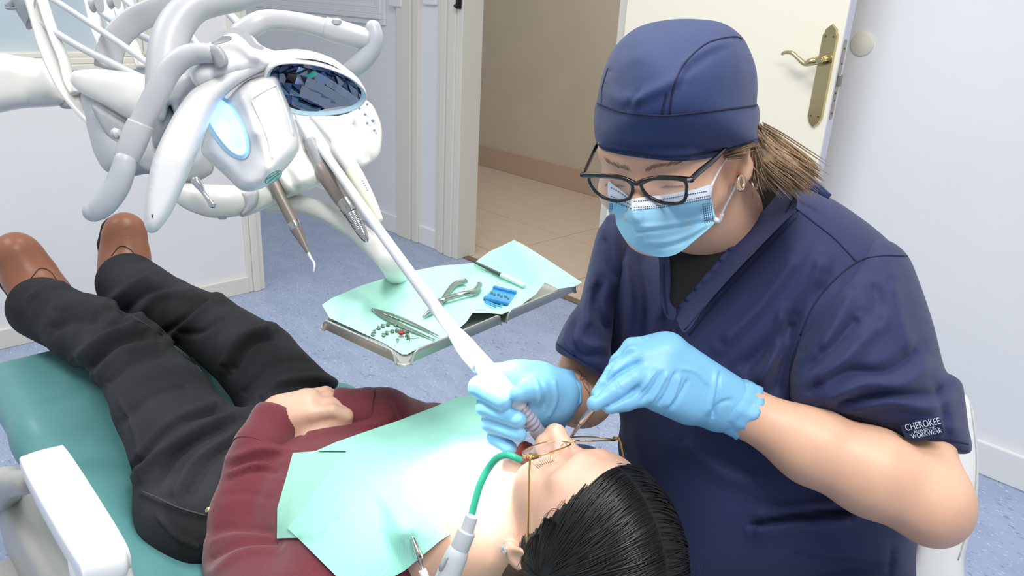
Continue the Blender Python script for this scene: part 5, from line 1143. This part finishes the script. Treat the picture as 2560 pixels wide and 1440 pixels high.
whip([(258, -20, 1.42), (272, 30, 1.41), (288, 80, 1.40), (300, 130, 1.39)], .009, flat=(.5, 1.1))
whip([(285, -20, 1.43), (300, 25, 1.42), (318, 75, 1.41), (340, 130, 1.40), (355, 170, 1.39)], .009, flat=(.5, 1.1))
whip([(318, -20, 1.43), (330, 30, 1.42), (350, 90, 1.41)], .008, m_unitg, flat=(.5, 1.1))
whip([(270, 172, 1.27), (276, 128, 1.27), (296, 88, 1.27), (335, 52, 1.275), (390, 26, 1.28), (440, 2, 1.29)], .020, m_unitg, flat=(.35, 1.1))
def hose(pts, r): return ptube('hose', [(x, y, d, r) for x, y, d in pts], m_hose, unit, n=10)
hose([(120, -10, 1.30), (200, 42, 1.27), (290, 102, 1.22), (380, 165, 1.18)], .0052)
hose([(92, 50, 1.30), (125, 72, 1.29), (200, 118, 1.26), (280, 158, 1.22), (375, 205, 1.18)], .0060)
hose([(250, 28, 1.38), (290, 58, 1.36), (350, 88, 1.33), (420, 120, 1.30)], .0060)
hose([(300, -10, 1.38), (345, 28, 1.36), (400, 65, 1.33)], .0055)
hose([(330, 70, 1.38), (360, 90, 1.36), (400, 110, 1.34)], .0050)
hose([(390, -15, 1.40), (408, 5, 1.39), (440, 30, 1.38)], .0050)
hose([(466, 55, 1.34), (478, 90, 1.33), (498, 118, 1.32), (520, 140, 1.30)], .0062)
hose([(562, 22, 1.32), (580, 42, 1.31), (605, 68, 1.30)], .0068)
# ---- assistant-side arm
sa = empty('support_arm', P(60, 240, 1.38), 'thick white horizontal support arm at the picture edge below the window', 'arm')
inflate('arm_cover', [(-60, 138), (60, 142), (122, 155), (148, 190), (160, 225), (165, 248), (158, 260), (140, 266), (60, 271), (-60, 278)], [(60, 200, 1.42)], .05, 55, m_unitw, sa, step=14)
inflate('arm_joint', [(148, 262), (168, 246), (186, 256), (196, 270), (160, 272)], [(170, 262, 1.42)], .015, 10, m_unitg, sa, step=8)
# ================================================================= handpieces hung on the unit
m_hpb = mat('handpiece_taupe', (142, 132, 126), .35, .3); m_steel = mat('steel', (196, 196, 196), .18, 1); m_creamp = mat('cream_plastic2', (238, 234, 212), .4)
def piece(parent, name, a, b, prof, m, n=20):
    A = P(*a); B = P(*b); Lg = np.linalg.norm(B - A); return turned(name, A, B, [(t * Lg, r) for t, r in prof], m, parent, n=n)
h1 = empty('scaler_handpiece', P(735, 560, 1.17), 'taupe scaler handpiece with a chrome ring and bent white tip', 'handpiece')
piece(h1, 'handle', (672, 435, 1.17), (737, 562, 1.16), [(0, .008), (.05, .0088), (.5, .0088), (.9, .0092), (1, .0092)], m_hpb)
piece(h1, 'ring', (733, 555, 1.16), (741, 572, 1.16), [(0, .0095), (.15, .0098), (.85, .0098), (1, .0094)], m_steel)
piece(h1, 'nose_cone', (741, 572, 1.16), (771, 632, 1.155), [(0, .0094), (.15, .0086), (.9, .0034), (1, .003)], m_hpb)
ptube('tip', [(769, 628, 1.155, .0026), (777, 645, 1.153, .002), (785, 657, 1.152, .0018), (786, 668, 1.15, .0014), (784, 679, 1.15, .0010)], mat('tip_white', (240, 240, 240), .35), h1, n=8)
h2 = empty('motor_handpiece', P(830, 470, 1.15), 'taupe and steel contra-angle motor handpiece beside the suction hose', 'handpiece')
ptube('hose', [(748, 300, 1.22, .0070), (765, 330, 1.20, .0072), (779, 356, 1.19, .0074)], m_hose, h2, n=12)
piece(h2, 'neck', (775, 350, 1.19), (806, 418, 1.18), [(0, .0080), (.08, .0105), (.5, .0112), (.95, .0118), (1, .0122)], m_lampd)
piece(h2, 'body', (805, 416, 1.18), (860, 505, 1.165), [(0, .0125), (.08, .0148), (.3, .0152), (.7, .0142), (1, .0126)], m_hpb)
piece(h2, 'knurled_ring', (859, 503, 1.165), (879, 533, 1.16), [(0, .0122), (.1, .0128), (.3, .0118), (.5, .0128), (.7, .0116), (.9, .0122), (1, .0115)], m_steel)
ribs = []
for i in range(12): ribs += [(i / 20, .0106 - .0002 * i), (i / 20 + .02, .0112 - .0002 * i), (i / 20 + .03, .0106 - .0002 * i)]
piece(h2, 'head_sleeve', (878, 532, 1.16), (919, 606, 1.15), ribs + [(.62, .0085), (.8, .0066), (.95, .004), (1, .001)], m_steel)
h3 = empty('syringe_handpiece', P(900, 460, 1.17), 'cream plastic air-water syringe handpiece nearest the door frame', 'handpiece')
ptube('hose', [(782, 292, 1.24, .0066), (805, 315, 1.22, .0068), (828, 342, 1.20, .007), (842, 362, 1.19, .007)], m_hose, h3, n=12)
piece(h3, 'neck', (838, 354, 1.19), (882, 426, 1.175), [(0, .0076), (.1, .0105), (.25, .0118), (.6, .0122), (.97, .0124), (1, .012)], m_unitw)
piece(h3, 'body', (881, 425, 1.175), (950, 552, 1.155), [(0, .0122), (.1, .0128), (.3, .0125), (.55, .0110), (.8, .0085), (.97, .0060), (1, .005)], m_creamp)
for i in range(5):
    c = on([o for o in h3.children], 906 + 3.2 * i, 452 + 6 * i, .0002, 1.16); turned('print_mark', c, c - ray(906, 452), [(0, .0011), (.0003, .001), (.0004, 0)], m_icon, h3, n=6)
# ================================================================= tray
m_tray = mat('tray_aluminium', (196, 196, 192), .4, .55)
TZ = .722; tn = np.array([-.757, .556, TZ]); lg_ = np.array([-.118, .993, 0]); lg_ /= np.linalg.norm(lg_); sh_ = np.array([-lg_[1], lg_[0], 0]); TL, TS = .42, .184
tray = empty('instrument_tray', tn + lg_ * TL / 2 + sh_ * TS / 2, 'long aluminium instrument tray on the swivel arm beside the dentist', 'tray')
RT = np.stack([sh_, lg_, ZZ], 1)
box('tray_base', tn + sh_ * TS / 2 + lg_ * TL / 2, (TS / 2 - .004, TL / 2 - .004, .0012), m_tray, tray, R=RT, bev=.001)
def wall(a, b, out, H_=.019):
    a = np.array(a); b = np.array(b); d = b - a; Lw = np.linalg.norm(d); d /= Lw; pr = []
    V = []; N = 40
    for i in range(N + 1):
        t = i / N * Lw; e = min(t, Lw - t); hgt = H_ * (math.sqrt(max(0, 1 - (1 - min(e / .012, 1)) ** 2))) + .001
        for o_, z in ((0, 0), (.003, hgt * .7), (.006, hgt), (.008, hgt), (.0085, hgt - .002), (.004, hgt * .6), (.0015, -.001)):
            V.append(a + d * t + out * (o_ - .004) + ZZ * (z if z < hgt * .5 or True else z))
    Fc = [(i * 7 + j, i * 7 + (j + 1) % 7, (i + 1) * 7 + (j + 1) % 7, (i + 1) * 7 + j) for i in range(N) for j in range(7)]
    put('tray_side', mesh(V, Fc), m_tray, tray)
g_ = .012
wall(tn + sh_ * g_, tn + sh_ * (TS - g_), -lg_); wall(tn + lg_ * g_, tn + lg_ * (TL / 2 - .006), -sh_); wall(tn + lg_ * (TL / 2 + .006), tn + lg_ * (TL - g_), -sh_)
wall(tn + lg_ * TL + sh_ * g_, tn + lg_ * TL + sh_ * (TS - g_), lg_); wall(tn + sh_ * TS + lg_ * g_, tn + sh_ * TS + lg_ * (TL - g_), sh_, .008)
for c_, s1, s2 in ((tn, 1, 1), (tn + sh_ * TS, -1, 1), (tn + lg_ * TL, 1, -1), (tn + sh_ * TS + lg_ * TL, -1, -1)):
    tube('tray_corner', [(*(c_ + sh_ * s1 * .012 - lg_ * s2 * .0), .0025), (*(c_ + sh_ * s1 * .003 + lg_ * s2 * .003), .0025), (*(c_ + lg_ * s2 * .012), .0025)], m_tray, tray, n=8)
# paper on the tray
PZ = TZ + .004
pap_o = [(805, 762), (830, 745), (900, 715), (1000, 684), (1100, 664), (1150, 661), (1185, 657), (1225, 628), (1285, 600), (1310, 612), (1370, 650), (1455, 706), (1436, 716), (1395, 722), (1362, 706), (1340, 735), (1300, 765), (1255, 786), (1215, 782), (1182, 782), (1165, 806), (1140, 828), (1095, 852), (1050, 868), (1018, 886), (1005, 886), (960, 858), (900, 830), (824, 795)]
paper = inflate('tray_paper', pap_o, zc([(805, 762, PZ + .022), (900, 715, PZ + .022), (1000, 684, PZ + .025), (1150, 661, PZ + .03), (1225, 628, PZ + .045), (1285, 600, PZ + .07), (1370, 650, PZ + .05), (1455, 706, PZ + .035), (1395, 716, PZ + .022), (1362, 706, PZ + .026), (1300, 740, PZ + .004), (1300, 765, PZ + .016), (1255, 786, PZ + .016), (1178, 768, PZ + .026), (1140, 828, PZ + .012), (900, 766, PZ + .020), (1000, 724, PZ + .021), (1100, 682, PZ + .021), (960, 762, PZ + .001), (1060, 722, PZ + .001), (870, 795, PZ + .004), (840, 790, PZ + .018), (1050, 866, PZ + .002), (1010, 884, PZ), (900, 830, PZ + .002), (824, 795, PZ + .016), (1000, 800, PZ), (930, 775, PZ + .002), (1100, 760, PZ), (1250, 720, PZ), (1180, 700, PZ + .004), (1310, 715, PZ + .004), (1090, 840, PZ + .002), (1240, 750, PZ + .002)]), .0005, 10, mat('tray_paper_mint', (184, 242, 226), .8, var=.02, vscale=60, bump=.1, wave=90), None, step=9, sub=1,
    folds=[([(930, 765), (1000, 735), (1060, 725)], 5, .004), ([(935, 772), (1005, 745), (1060, 735)], 4, -.003), ([(860, 795), (930, 778)], 5, .003), ([(1130, 715), (1180, 700), (1225, 685)], 5, .003), ([(1190, 668), (1250, 700), (1310, 730)], 5, -.003), ([(880, 740), (940, 730)], 10, -.004), ([(1180, 770), (1195, 795), (1160, 815)], 6, .006), ([(1210, 778), (1250, 770), (1300, 745)], 6, -.004), ([(1360, 706), (1345, 730), (1290, 760)], 6, .006)],
    label='crumpled mint green paper lining the instrument tray', cat='paper liner')
IZ = PZ + .004
def T(x, y, dz=0): 
    d = surf_depth(paper, x, y); p = Pz(x, y, IZ)
    if d is not None: p = P(x, y, d - .0035)
    return p + np.array([0, 0, dz])
m_tw = mat('tweezer_steel', (168, 176, 168), .28, .9)
tw = empty('tweezers', T(1010, 812), 'steel tweezers lying open on the mint tray paper', 'tweezers')
for e in (-1, 1):
    o_ = e * np.array([4, -7.])
    pts = []
    for t, wd, bow in ((0, .0035, 0), (.08, .0052, .2), (.3, .0055, .8), (.55, .0045, 1), (.8, .0026, .9), (1, .001, .75)):
        x = 930 + (1097 - 930) * t + o_[0] * bow * (1 if e > 0 else .9); y = 775 + (850 - 775) * t + o_[1] * bow
        pts.append((*T(x, y, .002), wd))
    tube('arm', pts, m_tw, tw, flat=(.22, 1), up=(0, 0, 1), n=10)
pl_ = empty('pliers', T(1150, 745), 'steel orthodontic pliers with curved handles behind the suction hose', 'pliers')
tube('handle', [(*T(1085, 785, .006), .0055), (*T(1105, 762, .006), .0050), (*T(1120, 738, .006), .0048), (*T(1138, 718, .006), .005), (*T(1163, 711, .006), .0058)], m_tw, pl_, flat=(.8, 1), n=10)
tube('handle', [(*T(1085, 772, .008), .0055), (*T(1110, 760, .008), .005), (*T(1150, 748, .008), .0050), (*T(1185, 740, .008), .0055), (*T(1197, 726, .008), .0052), (*T(1198, 721, .008), .005)], m_tw, pl_, flat=(.8, 1), n=10)
turned('pivot', T(1092, 776, .0), T(1092, 776, .0) + ZZ, [(0, .009), (.012, .009), (.014, .007), (.0145, 0)], m_tw, pl_)
tube('jaw', [(*T(1090, 778, .006), .006), (*T(1072, 790, .005), .0045), (*T(1058, 798, .004), .0018)], m_tw, pl_, n=10)
pen = empty('bonding_brush', T(1250, 690), 'thin dark and white dental hand tool on the tray paper corner', 'hand tool')
tube('shaft', [(*T(1186, 659, .003), .0022), (*T(1215, 673, .003), .003), (*T(1252, 691, .003), .0034)], mat('dark_shaft', (84, 86, 84), .4, .5), pen, n=10)
tube('grip', [(*T(1252, 691, .003), .0042), (*T(1268, 698, .003), .0045), (*T(1290, 709, .003), .0042), (*T(1311, 719, .003), .0040)], mat('white_handle', (216, 226, 224), .4), pen, n=10)
# blue bracket block
m_bl = mat('block_blue', (72, 160, 214), .4)
bk = empty('bracket_block', T(1248, 742), 'small blue plastic block holding a row of dental brackets', 'bracket holder')
ca, cb, cc = T(1208, 750), T(1268, 765), T(1234, 722); ua = cb - ca; ub = cc - ca; na_ = np.cross(ua, ub); na_ /= np.linalg.norm(na_); na_ = na_ if na_[2] > 0 else -na_
def quadbox(name, o, a, b, t, m, parent):
    V = [o, o + a, o + a + b, o + b]; V = V + [v + na_ * t for v in V]
    return put(name, mesh(V, [(0, 3, 2, 1), (4, 5, 6, 7), (0, 1, 5, 4), (1, 2, 6, 5), (2, 3, 7, 6), (3, 0, 4, 7)], False), m, parent)
quadbox('plate', ca, ua, ub, .002, m_bl, bk); quadbox('rail', ca, ua, ub * .14, .005, mat('block_blue_dark', (60, 140, 205), .4), bk); quadbox('rail', ca + ub * .88, ua, ub * .14, .006, MATS['block_blue_dark'], bk)
for i in range(6):
    c = ca + ua * (.12 + .15 * i) + ub * (.42 if i % 2 else .5) + na_ * .004; box('bracket', c, (.0016, .002, .0018), m_tw, bk, R=RT, bev=.0004)
cl = empty('plastic_lid', T(1240, 765), 'loose clear blue lid strip in front of the bracket block', 'lid')
tube('lid_edge', [(*T(1214, 757, .003), .0018), (*T(1245, 769, .003), .0018), (*T(1256, 767, .003), .0018)], m_bl, cl, n=8); tube('lid_edge', [(*T(1212, 760, .003), .0014), (*T(1240, 772, .003), .0014)], m_bl, cl, n=8)
# arch wires with brackets
m_wire = mat('arch_wire', (120, 112, 100), .3, .9)
for lab, arc, ks in (('outer curved arch wire strung with small steel brackets on the tray paper', [(932, 838), (938, 828), (950, 820), (965, 814), (985, 814), (1005, 818), (1012, 828)], (.0, .12, .3, .42, .55, .72)), ('inner curved arch wire with brackets and a red elastic on the tray paper', [(958, 840), (968, 834), (985, 829), (1000, 829), (1014, 832), (1022, 845), (1030, 850), (1048, 848)], (.02, .14, .25, .36, .46, .56, .66))):
    aw = empty('arch_wire', T(*arc[2]), lab, 'arch wire', 'arch wires on the tray')
    tube('wire', [(*T(x, y, .002), .0005) for x, y in arc], m_wire, aw, n=6)
    c = catmull(arc, 12)
    for k_ in ks:
        x, y = c[int(k_ * (len(c) - 1))]; p = T(x, y, .002); box('bracket', p, (.0022, .0018, .0020), m_tw, aw, R=RT, bev=.0004); box('bracket_base', p - ZZ * .002, (.0026, .0022, .0006), m_wire, aw, R=RT, bev=.0003)
    if 'red' in lab:
        p = T(1003, 839, .003); turned('elastic', p, p + ZZ, [(-.002, .002), (0, .0045), (.003, .0045), (.004, .002)], mat('red_elastic', (170, 40, 44), .4), aw, n=12)
        for x, y in ((1017, 846), (1021, 852), (1019, 838)):
            p = T(x, y, .003); tube('band', [(*(p + [.002, .001, -.002]), .0012), (*(p + [0, 0, .002]), .0014), (*(p + [-.002, -.001, -.001]), .0012)], m_wire, aw, n=6)
p = T(994, 853, .002); lb_ = box('loose_bracket', p, (.0018, .0018, .0018), m_tw, None, R=RT, bev=.0004); props(lb_, 'single loose steel bracket lying apart near the tray corner', 'bracket')
# ================================================================= suction hose held in the right glove
m_suc = mat('suction_white', (218, 220, 226), .35); m_clear = mat('suction_tip', (168, 166, 184), .3)
su = empty('suction_hose', P(1150, 850, .94), 'long pale suction hose running from the unit down to the patient mouth', 'suction tube')
ptube('hose', [(742, 280, 1.24, .0068), (770, 325, 1.21, .0068), (830, 408, 1.16, .0070), (900, 508, 1.11, .0073), (980, 620, 1.06, .0077), (1060, 730, 1.02, .0082), (1150, 850, .975, .0092)], m_suc, su, n=16, sub=8)
ptube('sleeve', [(1142, 838, .98, .0105), (1165, 868, .955, .0129), (1185, 893, .93, .0132), (1206, 915, .912, .0132)], m_suc, su, n=18)
ptube('handle', [(1204, 910, .914, .0121), (1235, 945, .897, .0118), (1270, 985, .890, .0114), (1300, 1018, .896, .0108)], m_suc, su, n=18)
tipp = [(1296, 1013, .896), (1312, 1034, .900), (1328, 1056, .906), (1345, 1080, .914), (1362, 1104, .920)]
c = catmull([P(*p) for p in tipp], 16); rr = .0093 + .0007 * np.sign(np.sin(np.linspace(0, 60, len(c)))) * (np.linspace(0, 1, len(c)) < .62)
V, Fc = sweep(c, rr, 18); put('tip', mesh(V, Fc), m_clear, su)
# ================================================================= probe in the left glove
pb = empty('dental_probe', P(1470, 1035, .82), 'slim steel dental probe pinched in the dentist left glove', 'dental tool')
ptube('handle', [(1622, 845, .885, .0034), (1560, 930, .862, .0036), (1510, 990, .850, .0038), (1470, 1036, .862, .0039), (1452, 1058, .874, .0034)], m_steel, pb, n=12)
ptube('shank', [(1453, 1057, .874, .0028), (1440, 1074, .888, .0022), (1428, 1092, .902, .0015), (1420, 1102, .91, .0009)], m_steel, pb, n=10)
# ================================================================= saliva ejector
m_ejg = mat('ejector_grey', (196, 200, 206), .4); m_green = mat('green_tube', (62, 196, 158), .25, coat=.3)
ej = empty('saliva_ejector', P(1160, 1330, .83), 'green saliva ejector tube on a grey handle hooked in the mouth corner', 'saliva ejector')
def over(x, y, d, gap=.006):
    s_ = surf_depth([pbody, b2, sweater], x, y); return d if s_ is None else min(d, s_ - gap)
ptube('tube', [(x, y, over(x, y, d), r) for x, y, d, r in [(1300, 1150, .82, .0040), (1285, 1143, .815, .0040), (1266, 1138, .82, .0041), (1243, 1146, .83, .0042), (1222, 1170, .84, .0042), (1203, 1205, .84, .0042), (1190, 1245, .84, .0042), (1178, 1292, .84, .0042)]], m_green, ej, n=14, sub=8)
piece(ej, 'socket', (1180, 1290, .80), (1165, 1335, .80), [(0, .0062), (.03, .0068), (.97, .0072), (1, .0072)], m_ejg)
piece(ej, 'collar', (1168, 1326, .80), (1148, 1374, .80), [(0, .0085), (.06, .0098), (.9, .0100), (1, .0092)], m_ejg)
piece(ej, 'valve_body', (1150, 1368, .80), (1105, 1475, .80), [(0, .0088), (.08, .0112), (.2, .0122), (.8, .0126), (1, .012)], m_ejg)
bb_ = on([o for o in ej.children], 1120, 1412, .0, .82); tube('valve_lever', [(*P(1116, 1396, .785), .0022), (*P(1106, 1412, .785), .0032), (*P(1102, 1424, .786), .0024)], m_unitd, ej, n=10, round_ends=True)
# ================================================================= bib clip
cp = empty('bib_clip', on([b2], 1042, 1375, .003, .86), 'small steel alligator clip on a white cord holding the bib edge', 'clip')
def Q(x, y, o=.004): return on([b2, sweater], x, y, o, .86)
cd_ = surf_depth([b2, sweater], 1040, 1370) or .86
ptube('jaw', [(1029, 1341, cd_ - .004, .0016), (1036, 1362, cd_ - .006, .0032), (1044, 1384, cd_ - .008, .0046), (1050, 1402, cd_ - .009, .0044)], m_steel, cp, flat=(1, .6), n=10)
ptube('jaw', [(1033, 1341, cd_ - .001, .0014), (1042, 1365, cd_ - .001, .0028), (1050, 1386, cd_ - .003, .0040), (1055, 1400, cd_ - .006, .0036)], m_steel, cp, flat=(1, .5), n=10)
ptube('clip_loop', [(1050, 1398, cd_ - .009, .003), (1054, 1412, cd_ - .010, .0022), (1056, 1428, cd_ - .012, .0028)], m_steel, cp, n=10)
turned('clip_rivet', P(1049, 1391, cd_ - .013), P(1049, 1391, cd_ - .013) - ray(1049, 1391), [(0, .0014), (.0006, .0012), (.0007, 0)], m_dark, cp, n=10)
ptube('cord', [(1055, 1424, cd_ - .012, .0045), (1062, 1440, cd_ - .013, .0048), (1072, 1475, cd_ - .015, .0048)], mat('cord_white', (236, 234, 226), .5), cp, n=10)
